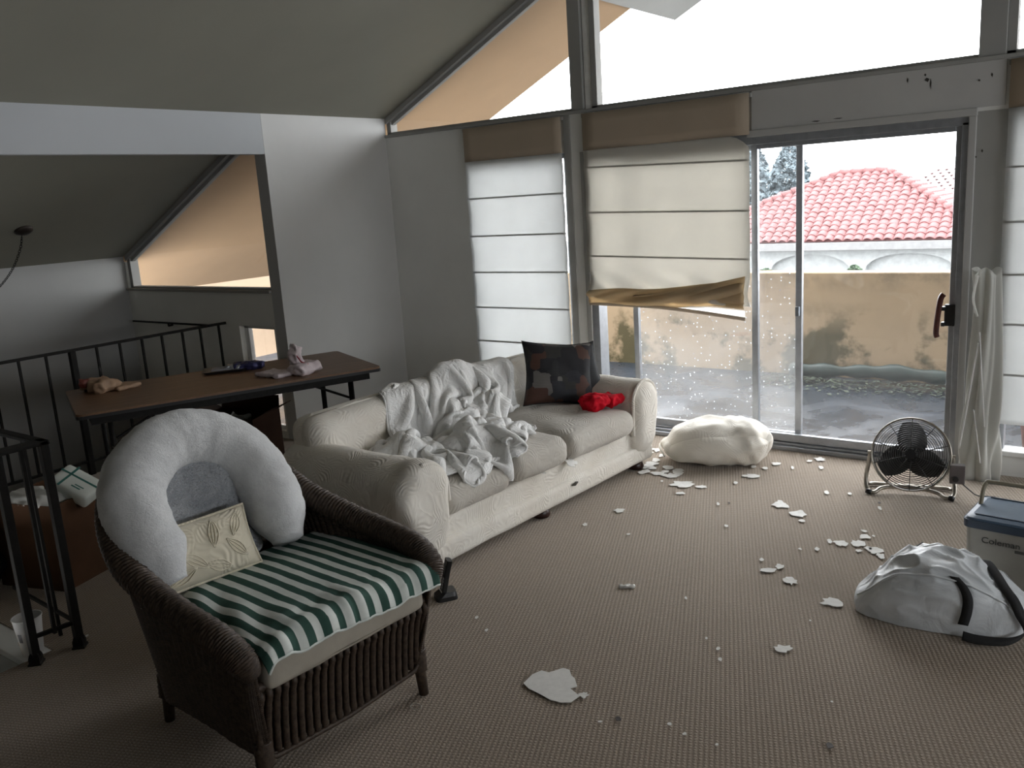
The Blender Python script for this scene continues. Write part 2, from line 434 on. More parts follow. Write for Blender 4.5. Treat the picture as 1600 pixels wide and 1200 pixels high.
transom('window_4', -.74, 1.75, 2.318, YW)
transom('window_5', -7.405, -5.4205, 1.165, 4.21)
struct('trim_9', MB().box(-7.44, -5.421, 4.19, 4.33, 1.15, 1.172), paint('stair_sill_paint', (.38, .37, .34)), bevel=.003)
# low window in the stair gable
g = struct('window_6', MB().box(-5.87, -5.44, 4.27, 4.276, .06, .885), M['glass'])
f = MB()
for x in (-5.87, -5.845, -5.47): f.box(x, x+.026, 4.255, 4.29, .06, .885)
f.box(-5.87, -5.44, 4.255, 4.29, .06, .09); f.box(-5.87, -5.44, 4.255, 4.29, .86, .885)
f.build('frame', M['white'], g, bevel=.003)
# left window behind the roman blind
g = struct('window_1', MB().box(-4.43, -3.53, YW+.07, YW+.076, .30, 2.035), M['glass'])
f = MB()
for x in (-4.43, -3.565): f.box(x, x+.035, YW+.03, YW+.11, .30, 2.035)
f.box(-4.43, -3.53, YW+.03, YW+.11, .30, .34); f.box(-4.43, -3.53, YW+.03, YW+.11, 2.0, 2.035)
f.build('frame', M['alu'], g, bevel=.003)
# right window
g = struct('window_7', MB().box(-.70, .95, YW+.07, YW+.076, .12, 2.04), M['glass'])
f = MB()
f.box(-.70, -.655, YW+.03, YW+.11, .12, 2.04); f.box(.905, .95, YW+.03, YW+.11, .12, 2.04)
f.box(-.70, .95, YW+.03, YW+.11, 2.0, 2.04)
f.build('frame', M['alu'], g, bevel=.003)
f = MB().box(-.70, .95, YW-.02, YW+.11, .12, .15)
f.build('window_sill', M['white'], g, bevel=.005)
# sliding glass door unit
fr = MB()
fr.box(-3.36, -.90, YW+.0, YW+.12, 1.972, 2.04); fr.box(-3.36, -3.30, YW+.0, YW+.12, -.02, 1.99); fr.box(-.935, -.90, YW+.0, YW+.12, -.02, 1.99)
door = fr.build('door_1', M['alu'], bevel=.003); door['kind'] = 'structure'
MB().box(-3.36, -.90, YW-.03, YW+.12, -.02, .028).box(-3.30, -.935, YW+.0, YW+.012, .028, .045).box(-3.30, -.935, YW+.055, YW+.065, .028, .045).build('door_track', M['alu'], door, bevel=.003)
def panel(x0, x1, y, gm, w=.042, mat=M['alu']):
    f = MB(); f.box(x0, x0+w, y, y+.035, .045, 1.985); f.box(x1-w, x1, y, y+.035, .045, 1.985)
    f.box(x0+w, x1-w, y, y+.035, .045, .10); f.box(x0+w, x1-w, y, y+.035, 1.945, 1.985)
    p = f.build('door_panel', mat, door, bevel=.004)
    MB().box(x0+w, x1-w, y+.015, y+.021, .10, 1.945).build('glass_pane', gm, p)
    return p
p1 = panel(-3.055, -1.832, YW+.068, M['glass_dirty'])
p1['label'] = 'grimy outer glass panel with white flecks'
p2 = panel(-2.145, -.925, YW+.018, M['glass'])
p2['label'] = 'clear inner glass panel with the handle'
MB().cbox((-1.853, YW+.05, .915), (.012, .015, .03)).build('latch', M['aludark'], p1, bevel=.003)
wood = simple('dark_red_wood', (.085, .018, .012), .35, 0, .3, 30)
hp = smooth_path([(-1.012, YW-.045, .80), (-1.018, YW-.048, .83), (-1.012, YW-.05, .92), (-1.0, YW-.05, 1.02), (-.985, YW-.045, 1.05)], 5)
MB().tube(hp, .016, 8, sq=.8).build('door_handle', wood, p2, smooth=True)
MB().box(-.985, -.930, YW-.012, YW+.018, .86, .985).cbox((-.985, YW-.03, .965), (.01, .02, .012)).cbox((-.985, YW-.03, .875), (.01, .02, .012)).build('handle_plate', M['black'], p2, bevel=.004)
# door casing
struct('trim_10', MB().box(-2.16, -.86, YW-.02, YW, 2.018, 2.06).box(-.90, -.862, YW-.02, YW, 0, 2.018), paint('casing_paint', (.5, .5, .49), .12), bevel=.004)
struct('trim_11', MB().box(-3.53, -3.475, YW-.012, YW, 0, 2.295).box(-3.40, -3.36, YW-.012, YW, 0, 2.03), M['trim'], bevel=.003)
struct('baseboard_back', MB().box(-5.30, -3.54, YW-.014, YW, 0, .08), M['trim'], bevel=.003)
struct('baseboard_left', MB().box(-5.30, -5.286, 4.21, YW-.014, 0, .08), M['trim'], bevel=.003)
# dark scrape marks and nail holes on the header (small dents)
hm = MB()
for px, pz, w, h in ((-1.73, 2.075, .028, .004), (-1.60, 2.078, .03, .003), (-1.12, 2.235, .012, .012), (-1.10, 2.21, .004, .03), (-1.13, 2.262, .006, .008), (-1.22, 2.245, .004, .014), (-2.33, 2.25, .007, .02), (-2.17, 2.235, .007, .02), (-.80, 2.22, .005, .012), (-.86, 1.80, .006, .006), (-.83, 1.83, .005, .01), (-.86, 2.20, .006, .006)):
    hm.prism([(px-w, pz), (px-w*.2, pz+h), (px+w, pz+h*.3), (px+w*.4, pz-h)], YW-.0135, YW-.011 if pz < 1.9 else YW-.0119, 'y')
o = hm.build('scrape_mark', simple('dark_scrape', (.05, .045, .04), .9)); o['kind'] = 'structure'

# ------------------------------------------------------------------ outside: deck, parapet, neighbour
def deck_mat():
    t = NT('wet_blue_grey_deck'); c = t.co()
    n = t.noise(c, 1.6, 6, .65, .5); nf = t.noise(c, 60, 3)
    cc = t.ramp(n, [(.3, (.012, .018, .027)), (.7, (.024, .036, .055))])
    cc = t.mix(.3, cc, t.ramp(nf, [(.35, (.012, .014, .017)), (.7, (.06, .065, .07))]))
    rr = t.ramp(n, [(.35, (.10, .10, .10)), (.65, (.45, .45, .45))])
    return t.fin(cc, rr, 0, t.bump(nf, .15, .003))
def stucco(name, col, mildew=True):
    t = NT(name); c = t.co()
    n = t.noise(c, 1.2, 6, .65, .3); z = t.n('ShaderNodeSeparateXYZ', Vector=c).outputs[2]
    cc = t.ramp(n, [(.3, tuple(x*.85 for x in col)), (.7, col)])
    if mildew:
        st = t.noise(t.co('Object', (1, 1, 1.1)), 1.9, 5, .6)
        low = t.ramp(t.math('ADD', z, 0), [(.30, (1, 1, 1)), (.62, (.0, .0, .0))])
        f = t.math('MULTIPLY', t.ramp(st, [(.47, (0, 0, 0)), (.56, (1, 1, 1))]), low)
        cc = t.mix(t.math('MULTIPLY', f, .85), cc, (.055, .055, .025))
        top = t.ramp(z, [(.66, (0, 0, 0)), (.86, (1, 1, 1))])
        g = t.math('MULTIPLY', t.ramp(t.noise(c, 5, 5, .6), [(.42, (0, 0, 0)), (.62, (1, 1, 1))]), top)
        cc = t.mix(t.math('MULTIPLY', g, .45), cc, (.08, .075, .06))
    return t.fin(cc, .9, 0, t.bump(t.noise(c, 90, 4), .5, .004), .2)
struct('floor_deck', MB().box(-9.5, 3.5, YW+T, 8.6, -.3, -.10).box(-9.5, -5.42, 4.33, YW+T, -.3, -.10), deck_mat())
struct('wall_parapet', MB().box(-10, 3.5, 8.2, 8.4, -.3, .88), stucco('mildewed_tan_stucco', (.45, .335, .215)), bevel=.012)
struct('wall_outer_side', MB().box(-10.2, -9.9, 4, 8.4, -.3, 2.2), stucco('tan_stucco_side', (.27, .20, .14), False))
# rolled tarp with leaf litter at the parapet foot
tp = smooth_path([(-2.75, 8.02, -.02), (-2.3, 8.0, .0), (-1.8, 8.03, .01), (-1.2, 7.99, -.01), (-.6, 8.02, 0)], 8)
def rr(i): return .06+.012*sin(i*1.3)+.008*sin(i*.5)
mb = MB().tube(tp, [rr(i) for i in range(len(tp))], 14, sq=.8)
o = fixn(mb.build('rolled_tarp', simple('faded_green_tarp', (.02, .036, .032), .5, 0, .25, 10), smooth=True))
tag(o, 'long rolled faded green tarp lying at the foot of the stucco parapet', 'tarp')
mb = MB(); R = random.Random(3)
for k in range(900):
    x = R.uniform(-3.0, -.5); y = 7.92-abs(R.gauss(0, .16)); a = R.uniform(0, 6.28); l = R.uniform(.012, .03); z = -.098+R.uniform(0, .05)*(1 if y > 7.75 else .3)
    u = Vector((cos(a), sin(a), R.uniform(-.3, .3)))*l; v = Vector((-sin(a), cos(a), R.uniform(-.2, .2)))*l*.5; p = Vector((x, y, z+.006))
    mb.quad(p-u, p+v, p+u, p-v)
o = mb.build('leaf_litter', simple('dark_wet_leaves', (.035, .05, .03), .7, 0, .4, 30)); tag(o, 'dark wet leaf litter along the foot of the tarp', 'leaves', kind='stuff')
# terracotta planter seen under the right blind
t_ = thing('terracotta_pot', 'reddish terracotta pot on the deck outside the right window', 'plant pot', (-.42, 6.20, -.10))
prof = [(.19, 0), (.20, .02), (.25, .40), (.256, .41), (.275, .41), (.28, .48), (.25, .48), (.245, .40), (.02, .39)]
MB().lathe(prof, n=28).build('pot_body', simple('terracotta', (.14, .04, .025), .8, 0, .2, 10), t_, smooth=True)

# neighbour house: white walls with arches, red hip roof of pantiles
hz = -.115; HX0, HX1, HY0, HY1 = -13.2, -3.55, 26.0, 32.0
RG = Vector((-8.4, 29, 1.78)); RH = Vector((-6.95, 29, 1.78))
house = thing('neighbour_house', 'white house with a pinkish red tiled hip roof beyond the parapet', 'house', (0, 0, 0))
tilem = simple('pink_red_clay_tile', (.135, .050, .050), .7, 0, .22, 1.7)
wm = simple('white_house_stucco', (.30, .31, .31), .9)
A_ = Vector((HX0, HY0, hz)); B_ = Vector((HX1, HY0, hz)); C_ = Vector((HX1, HY1, hz)); D_ = Vector((HX0, HY1, hz))
MB().add([A_, B_, C_, D_, RG, RH], [(0, 1, 5, 4), (1, 2, 5), (2, 3, 4, 5), (3, 0, 4), (3, 2, 1, 0)]).build('roof', simple('roof_underlay', (.12, .05, .05), .8), house)
# single pantile (mesh shared)
def tile_mesh():
    mb = MB()
    def fn(u, v):
        a = pi*u
        return (-.5+u, v*1.15, .28*sin(a)+.10*(1-v)-.05)
    mb.grid(fn, 6, 1)
    for i in range(6):   # butt end face
        mb.quad((-.5+i/6, 0, .28*sin(pi*i/6)+.05), (-.5+(i+1)/6, 0, .28*sin(pi*(i+1)/6)+.05), (-.5+(i+1)/6, 0, .28*sin(pi*(i+1)/6)-.06), (-.5+i/6, 0, .28*sin(pi*i/6)-.06))
    me = bpy.data.meshes.new('roof_tile'); me.from_pydata(mb.v, [], mb.f); me.materials.append(tilem); me.polygons.foreach_set('use_smooth', [True]*len(me.polygons)); return me, mb
TM, TMB = tile_mesh()
up = (RH-Vector((RH.x, HY0, hz))).normalized(); ac = Vector((1, 0, 0)); nn = ac.cross(up)
if nn.z < 0: nn = -nn
sl_len = (RH-Vector((RH.x, HY0, hz))).length
pw, ph = .27, .235
cand = []
r = 0
while r*ph < sl_len-.05:
    f_ = r*ph/sl_len
    xl = HX0+(RG.x-HX0)*f_; xr = HX1+(RH.x-HX1)*f_
    k = math.ceil(xl/pw)
    while k*pw < xr-.1:
        cand.append((r, k*pw)); k += 1
    r += 1
vis = [c_ for c_ in cand if -10.1 < c_[1] < -3.6]
R = random.Random(5)
vis.sort(key=lambda c_: c_[0])
keep = set(vis[:300]); stuffmb = MB()
for c_ in cand:
    r, x = c_
    base = Vector((x, HY0, hz))+up*(r*ph)+nn*.02
    m3 = Matrix((ac*pw*R.uniform(.95, 1.03), up*ph*1.0, nn*.26*R.uniform(.85, 1.15))).transposed().to_4x4(); m3.translation = base+ac*R.uniform(-.012, .012)
    if c_ in keep:
        o = bpy.data.objects.new('roof_tile', TM); link(o, house); o.matrix_world = m3
    else:
        stuffmb.add([m3 @ Vector(v) for v in TMB.v], TMB.f)
# right hip face and the second roof behind it
upr = (RH-Vector((HX1, 29, hz))).normalized(); acr = Vector((0, 1, 0)); nr = acr.cross(-upr) 
if nr.z < 0: nr = -nr
L2 = (RH-Vector((HX1, 29, hz))).length
r = 0
while r*ph < L2-.1:
    f_ = r*ph/L2; y0 = HY0+3*f_; y1 = HY1-3*f_; y = y0
    while y < y1-.1:
        m3 = Matrix((acr*pw, upr*ph, nr*.26)).transposed().to_4x4(); m3.translation = Vector((HX1, y+.13, hz))+upr*(r*ph)+nr*.02
        stuffmb.add([m3 @ Vector(v) for v in TMB.v], TMB.f); y += pw
    r += 1
o = stuffmb.build('roof_tile_field', tilem, house, smooth=True); o['kind'] = 'stuff'
for a, b in ((A_, RG), (B_, RH), (RG, RH)):
    n_ = int((b-a).length/.3); mb = MB()
    for k in range(n_):
        p = a.lerp(b, (k+.0)/n_); q = a.lerp(b, (k+1.15)/n_)
        mb.tube([p+Vector((0, 0, .06)), q+Vector((0, 0, .03))], [.11, .085], 7)
    mb.build('ridge_cap', tilem, house, smooth=True)
MB().box(HX0-.1, HX1+.1, HY0-.06, HY0+.04, hz-.26, hz-.02).box(HX1+.0, HX1+.1, HY0, HY1, hz-.26, hz-.02).build('gutter', simple('pale_fascia', (.13, .13, .13), .7), house, bevel=.02)
wy = HY0+.55; zt = hz-.26; zb = -4
# front wall with arched recesses
xs = [-12.6, -9.95, -7.15, -4.35]
wall = MB().box(HX0+.4, HX1-.3, wy+.25, HY1-.5, zb, zt+.3); wall.build('wall_body', wm, house)
for i in range(len(xs)-1):
    x0, x1 = xs[i], xs[i+1]; cxa = (x0+x1)/2; hw = (x1-x0)/2-.22
    pts = [(x0, zb), (x0, zt), (x1, zt), (x1, zb), (cxa+hw, zb)]
    for k in range(13):
        a = pi*k/12; pts.append((cxa+hw*cos(a), -.98+.46*sin(a)))
    pts.append((cxa-hw, zb))
    o = MB().prism(pts, wy, wy+.25, 'y').build('arch', wm, house)
MB().box(HX0+.1, HX1, HY0+.04, wy+.3, zt-.02, zt+.02).build('eave_soffit', simple('white_eave', (.25, .25, .25), .9), house)
# second roof further back on the right
h2 = thing('rear_roof_house', 'paler tiled roof rising behind the right hip of the white house', 'house', (0, 0, 0))
E0 = Vector((-10.2, 34, -.2)); E1 = Vector((-1.0, 34, -.2)); E2 = Vector((-1.0, 42, -.2)); E3 = Vector((-10.2, 42, -.2)); G0 = Vector((-7.3, 38, 1.78)); G1 = Vector((-3.0, 38, 1.80))
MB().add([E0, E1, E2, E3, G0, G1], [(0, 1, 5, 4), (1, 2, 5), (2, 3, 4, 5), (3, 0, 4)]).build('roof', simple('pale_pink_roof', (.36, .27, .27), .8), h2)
mb = MB(); up2 = (G0-Vector((G0.x, 34, -.2))); LL = up2.length; up2.normalize(); n2 = ac.cross(up2); n2 = n2 if n2.z > 0 else -n2
r = 0
while r*.26 < LL:
    f_ = r*.26/LL; xl = E0.x+(G0.x-E0.x)*f_; xr = E1.x+(G1.x-E1.x)*f_; x = xl
    while x < xr:
        m3 = Matrix((ac*.3, up2*.26, n2*.28)).transposed().to_4x4(); m3.translation = Vector((x, 34, -.2))+up2*(r*.26)+n2*.02
        mb.add([m3 @ Vector(v) for v in TMB.v], TMB.f); x += .3
    r += 1
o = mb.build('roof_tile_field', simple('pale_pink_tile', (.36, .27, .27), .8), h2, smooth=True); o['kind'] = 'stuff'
MB().box(-7, -1.2, 34.3, 41.7, -4, -.15).build('wall_body', wm, h2)
# shrubs by the arches, haze-coloured conifers at the left
def bush(name, loc, r, h, n, mat, label, cat, seed, trunk=True, ls=.09, group=None):
    t_ = thing(name, label, cat, loc, group=group); R = random.Random(seed); mb = MB()
    for k in range(n):
        a = R.uniform(0, 2*pi); zz = R.random(); rr_ = r*(sin(pi*min(1, zz*.85+.13))**.7)*R.uniform(.45, 1.0)*(1+.25*noise.noise(Vector((a*1.2, zz*4, seed))))
        p = Vector((rr_*cos(a), rr_*sin(a), h*zz)); u = Vector((R.uniform(-1, 1), R.uniform(-1, 1), R.uniform(-.7, .7))).normalized()*ls; v = u.cross(Vector((R.uniform(-1, 1), R.uniform(-1, 1), R.uniform(-1, 1)))).normalized()*ls*.5
        mb.quad(p-u, p+v, p+u, p-v)
    o = mb.build('foliage', mat, t_); o['kind'] = 'stuff'
    if trunk: MB().tube([(0, 0, -3), (0, 0, h*.8)], [.08, .03], 8).build('trunk', simple('grey_bark', (.12, .10, .08), .9), t_)
fol = simple('grey_green_leaves', (.05, .08, .045), .8, 0, .3, 3)
bush('round_shrub', (-6.9, 25.3, -1.15), .24, .42, 420, fol, 'round green shrub between two white arches, centre of the glass door', 'shrub', 1, ls=.06)
bush('round_shrub', (-9.45, 25.3, -1.2), .34, .38, 420, fol, 'wide green shrub by the left white arch behind the hazy glass', 'shrub', 2, ls=.06)
bush('round_shrub', (-4.22, 25.3, -1.2), .26, .42, 300, fol, 'green shrub at the right door jamb beyond the parapet', 'shrub', 3, ls=.06)
con = simple('haze_tinted_needles', (.11, .14, .155), .9, 0, .3, 2)  # distance haze is put into the foliage colour
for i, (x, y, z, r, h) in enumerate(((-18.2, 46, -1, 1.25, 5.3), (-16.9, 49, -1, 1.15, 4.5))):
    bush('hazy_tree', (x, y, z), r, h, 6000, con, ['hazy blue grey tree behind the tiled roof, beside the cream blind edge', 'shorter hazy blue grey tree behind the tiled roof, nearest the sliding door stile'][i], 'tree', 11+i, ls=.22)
gr = MB().quad((-60, 8.6, -4), (40, 8.6, -4), (40, 90, -4), (-60, 90, -4)); struct('floor_ground_outside', gr, simple('wet_asphalt_ground', (.08, .085, .085), .6))
# ------------------------------------------------------------------ sofa (local x = along the seat, y = towards the back)
SA = (-2.661, 2.817, 0); SRZ = math.atan2(.9985, .0555)
sofa = thing('sofa', 'long cream quilted slipcovered sofa with three soiled seat cushions', 'sofa', SA, SRZ)
def wob(a, sc, oct=3):
    def f(o, p, nn): return o+nn*a*frac(o, sc, oct)
    return f
def back_fn(o, p, nn):
    o = o+nn*.008*frac(o, 4)
    o.y += .09*(o.z/.3)*(1 if p[1] < 0 else .35)*.5      # leaning backrest
    if p[2] > .3: o.z -= .012*(p[0]**4)
    return o
def seat_fn(w, dome, droop=0):
    def f(o, p, nn):
        if p[2] > 0:
            o.z += dome*(1-abs(p[0])**3)*(1-abs(p[1])**3)
        o.z -= droop*max(0, -p[1])**2
        o = o+nn*.009*frac(o+Vector((w*7, 0, 0)), 6, 3)
        return o
    return f
mb = MB().rbox((.965, .46, .20), (1.0, .44, .075), .03, 12, wob(.005, 3)); base = fixn(mb.build('base', M['sofa'], sofa, smooth=True))
def skirt_fn(o, p, nn): return o+nn*.005*frac(o, 5)+Vector((0, 0, 0))
fixn(MB().rbox((.97, .455, .108), (1.045, .465, .06), .035, 16, skirt_fn).build('skirt_band', M['sofa'], sofa, smooth=True))
fixn(MB().rbox((.96, .80, .40), (1.04, .135, .315), .085, 22, back_fn).build('backrest', M['sofa'], sofa, smooth=True))
for i, (s0, s1, z0, z1, y0, dm, dr) in enumerate(((.11, .615, .27, .395, -.005, .035, .015), (.615, 1.095, .275, .425, -.03, .04, .0), (1.095, 1.775, .27, .42, -.035, .035, .0))):
    cxs, hw = (s0+s1)/2, (s1-s0)/2-.002
    fixn(MB().rbox((cxs, (y0+.70)/2, (z0+z1)/2), (hw, (.70-y0)/2, (z1-z0)/2), .062, 20, seat_fn(i+1, dm, dr)).build('seat_cushion', M['sofa_seat'], sofa, smooth=True))
def arm(mir, cx, rO, zc, s_in, wr):
    # profile in (s, z), relative: inner side towards +1*mir
    prof = []
    def P(ds, z): prof.append((cx+mir*ds, z))
    P(s_in, .10); P(s_in, .25); P(s_in, .36); P(s_in*.98, zc)
    for k in range(1, 12):
        a = pi*k/11*1.18; P((s_in if a < pi/2 else rO)*cos(a)*(1 if a < pi/2 else 1), zc+rO*.98*sin(a) if a < pi/2 else zc+rO*.98*sin(a))
    P(-rO*.86, zc-rO*.75); P(-rO*.70, zc-rO*1.15); P(-rO*.60, .22); P(-rO*.58, .10)
    n = len(prof); L = .90; vs = []; fs = []
    rows = []
    cs = sum(p[0] for p in prof)/n; cz = sum(p[1] for p in prof)/n
    for k in range(5):                                   # domed front cap
        f_ = (k+.15)/5; rows.append((-.055*(1-(f_)**2.2)+.0, .25+.75*(f_**.55)))
    for k in range(23): rows.append((.0+L*k/22+.002, 1.0))
    rows.append((L+.02, .93)); rows.append((L+.03, .6))
    for (y, sc) in rows:
        for (s_, z_) in prof:
            s2 = cs+(s_-cs)*sc; z2 = cz+(z_-cz)*sc
            fr = max(0, 1-max(y, 0)/.35)
            d = (.006+wr*fr)*frac((s2*1, y*1.4, z2), 6, 3)+wr*.6*fr*sin(24*(z2+s2*.8)+6*noise.noise(Vector((s2*4, y*5, z2*4))))
            q = Vector((s2-cs, 0, z2-cz)); q = q.normalized() if q.length > 1e-5 else q
            bul = .012*sin(pi*min(1, max(0, y)/L))+.02*fr*(1 if z2 > .3 else 0)*(1 if wr > .005 else 0)
            vs.append((s2+q.x*(d+bul), y-.4*d*fr, z2+q.z*(d+bul*.6)))
    for r in range(len(rows)-1):
        for k in range(n):
            fs.append((r*n+k, r*n+(k+1) % n, (r+1)*n+(k+1) % n, (r+1)*n+k))
    fs.append(tuple(range(n))); fs.append(tuple((len(rows)-1)*n+k for k in range(n)))
    o = fixn(MB().add(vs, fs).build('armrest', M['sofa'], sofa, smooth=True, sub=1))
    return o, prof
armn, pn = arm(1, -.03, .165, .415, .145, .016); armn['label'] = 'near armrest, cover bunched and wrinkled at the front'
armf, pf = arm(-1, 1.915, .135, .445, .14, .003)
# welt along the far arm front and its inner panel
pp = [Vector((s_, -.008, z_)) for s_, z_ in pf[1:-2]]
fixn(MB().tube(smooth_path(pp, 3), .011, 8).build('piping', M['sofa'], armf, smooth=True))
pp = [Vector((s_, -.014, z_)) for s_, z_ in pn[2:9]]
fixn(MB().tube(smooth_path(pp, 3), .012, 8).build('piping', M['sofa'], armn, smooth=True))
# corner seam and skirt pleat at the near end
MB().tube([(-.135, .62, .33), (-.137, .62, .10)], .004, 6).build('seam', simple('seam_shadow_line', (.2, .17, .13), .9), sofa)  # dark line: the shadow along the seam is put into its colour
footm = simple('dark_mahogany_bun_foot', (.035, .012, .008), .35, 0, .3)
for x, y in ((.0, .06), (.90, .06), (1.88, .05), (.0, .82), (1.88, .82)):
    fixn(MB().lathe([(.02, 0), (.045, .004), (.052, .02), (.045, .042), (.035, .055)], (x, y, 0), 18).build('foot', footm, sofa, smooth=True))
# dark oval hole in the front cover
MB().tube([(1.10, -.014, .135), (1.13, -.0175, .137), (1.16, -.014, .137)], [.004, .013, .004], 10, sq=.3, up0=(0, 0, 1)).build('cover_hole', simple('dark_tear', (.05, .045, .035), .9), sofa)

# ------------------------------------------------------------------ cushions and cloths on the sofa
def SW(s, t, z): return Vector((SA[0]+.0555*s-.9985*t, SA[1]+.9985*s+.0555*t, z))
def pillow_mesh(mb, w, h, th, n=26, pinch=.10, wr=.004, seed=0, sc=9, corner=1.0):
    # square cushion in its own x-z plane, thickness along y
    def side(sg):
        def fn(u, v):
            a, b = 2*u-1, 2*v-1
            e = (1-abs(a)**2.6)*(1-abs(b)**2.6); e = max(e, 0)**.5
            sx = 1-pinch*(1-abs(b)**2)*.0-pinch*(1-b*b)*abs(a)**3; sz = 1-pinch*(1-a*a)*abs(b)**3
            p = Vector((a*w/2*sx, 0, b*h/2*sz))
            d = th/2*e*(1+.10*noise.noise(Vector((a*2+seed, b*2, sg))))+wr*frac((a*w*1+seed, b*h, sg*.3), sc, 3)*min(1, e*3)
            return p+Vector((0, sg*d, 0))
        return fn
    mb.grid(side(-1), n, n); mb.grid(side(1), n, n)
    return mb
def pillow_edge(w, h, pinch, dz=0, k=8):
    out = []
    for s0, s1, ax in ((-1, -1, 0), (1, -1, 1), (1, 1, 2), (-1, 1, 3)):
        for i in range(k):
            t_ = 2*i/k-1
            a, b = ((t_, -1), (1, t_), (-t_, 1), (-1, -t_))[ax]
            out.append((a*w/2*(1-pinch*(1-b*b)*abs(a)**3), 0, b*h/2*(1-pinch*(1-a*a)*abs(b)**3)+dz))
    return out
def weld(o, d=.0008):
    bm = bmesh.new(); bm.from_mesh(o.data); bmesh.ops.remove_doubles(bm, verts=bm.verts, dist=d); bmesh.ops.recalc_face_normals(bm, faces=bm.faces); bm.to_mesh(o.data); bm.free(); return o
def patch_mat():
    t = NT('dark_patchwork_print'); c = t.co()
    br = t.n('ShaderNodeTexVoronoi', Vector=t.co('Object', (1, 1, 1)), Scale=11, Randomness=.9, _distance='CHEBYCHEV')
    r = t.n('ShaderNodeSeparateColor', Color=br.outputs['Color']).outputs[0]
    cc = t.ramp(r, [(.0, (.012, .012, .016)), (.3, (.018, .02, .022)), (.42, (.085, .036, .024)), (.6, (.03, .03, .028)), (.72, (.17, .16, .15)), (.82, (.02, .022, .03)), (.93, (.075, .032, .02))])
    t.t.nodes[-1].color_ramp.interpolation = 'CONSTANT'
    w = t.n('ShaderNodeTexWave', Vector=c, Scale=34, Distortion=2, _bands_direction='Z').outputs[1]
    cc = t.mix(t.math('MULTIPLY', w, .4), cc, (.012, .010, .010))
    return t.fin(cc, .8, 0, t.bump(t.noise(c, 200, 2), .3, .001))
pm = patch_mat()
pt = thing('throw_pillow', 'square dark brown and grey patchwork pillow leaning in the sofa corner', 'pillow', SW(1.60, .42, .452))
pt.rotation_euler = (radians(-22), radians(6), radians(46))
o = weld(pillow_mesh(MB(), .47, .42, .15, 26, .12, .004, 3).build('cover', pm, pt, smooth=True)); o.location = (0, 0, .195)
edge = []
for k in range(40):
    a = 2*pi*k/40
edge_pts = [(-.21, -.2), (0, -.178), (.21, -.2), (.187, 0), (.21, .2), (0, .178), (-.21, .2), (-.187, 0)]
MB().tube(pillow_edge(.47, .42, .12, .195), .0035, 6, closed=True).build('seam', simple('black_seam_cord', (.02, .02, .02), .8), pt, smooth=True)
pt = thing('throw_pillow', 'black pillow mostly hidden behind the patchwork pillow, one corner showing', 'pillow', SW(1.745, .37, .475))
pt.rotation_euler = (radians(-16), radians(-8), radians(48))
o = weld(pillow_mesh(MB(), .36, .34, .10, 20, .12, .003, 9).build('cover', simple('black_grey_cushion', (.025, .027, .03), .8), pt, smooth=True)); o.location = (0, 0, .155)
MB().tube(pillow_edge(.36, .34, .12, .155), .003, 6, closed=True).build('seam', M['black'], pt, smooth=True)
# red cloth crumpled against the far arm
def lump(name, c, h, amp, sc, mat, seed, n=26, rr=None):
    def f(o, p, nn):
        q = o+Vector((seed, 0, 0))
        r1 = 1-abs(noise.noise(q*sc)); r2 = 1-abs(noise.noise(q*sc*2.1))
        o = o+nn*(amp*(r1-.75)*1.3+amp*.5*(r2-.75))
        return o
    return MB().rbox(c, h, rr or min(h)*.95, n, f)
rc = thing('red_cloth', 'crumpled bright red fleece cloth by the far sofa arm', 'cloth', SW(1.64, .13, .452), SRZ)
m = lump('red', (-.05, .02, .045), (.075, .075, .05), .035, 13, M['red'], 2)
m.v = m.v; m2 = lump('red', (.075, -.01, .030), (.075, .07, .032), .022, 15, M['red'], 8)
fixn(m.build('bunched_cloth', M['red'], rc, smooth=True)); fixn(m2.build('folded_tail', M['red'], rc, smooth=True))

# ------------------------------------------------------------------ wicker armchair (local x = front)
chr_ = thing('wicker_armchair', 'dark brown wicker armchair with rolled arms and arched back', 'armchair', (-2.40, 1.71, 0), radians(-3.44))
wick = NT('dark_brown_wicker'); c_ = wick.co()
nn_ = wick.noise(c_, 60, 3, .7); cc_ = wick.ramp(nn_, [(.3, (.022, .014, .010)), (.7, (.075, .052, .036))])
wick = wick.fin(cc_, .55, 0, wick.bump(wick.noise(c_, 220, 2), .5, .002), .35)
def rim(u):
    # u 0..1 from near arm front, round the back, to the far arm front -> (x, y, z)
    pts = RIM; f_ = u*(len(pts)-1); i = int(f_); return pts[min(i, len(pts)-1)].lerp(pts[min(i+1, len(pts)-1)], f_-i)
half = [(.39, .36, .44), (.375, .38, .49), (.29, .395, .54), (.12, .40, .565), (-.04, .395, .60), (-.21, .38, .67), (-.36, .345, .77), (-.47, .275, .87), (-.545, .185, .95), (-.58, .09, .99), (-.59, 0, 1.0)]
ctrl = [(x, -y*(1+.10*sst(.1, -.3, x))+.02, z) for x, y, z in half]+[(x, y*(1-.10*sst(.1, -.3, x))+.03-.02*sst(.1, -.3, x), z) for x, y, z in half[-2::-1]]
RIM = smooth_path(ctrl, 12)
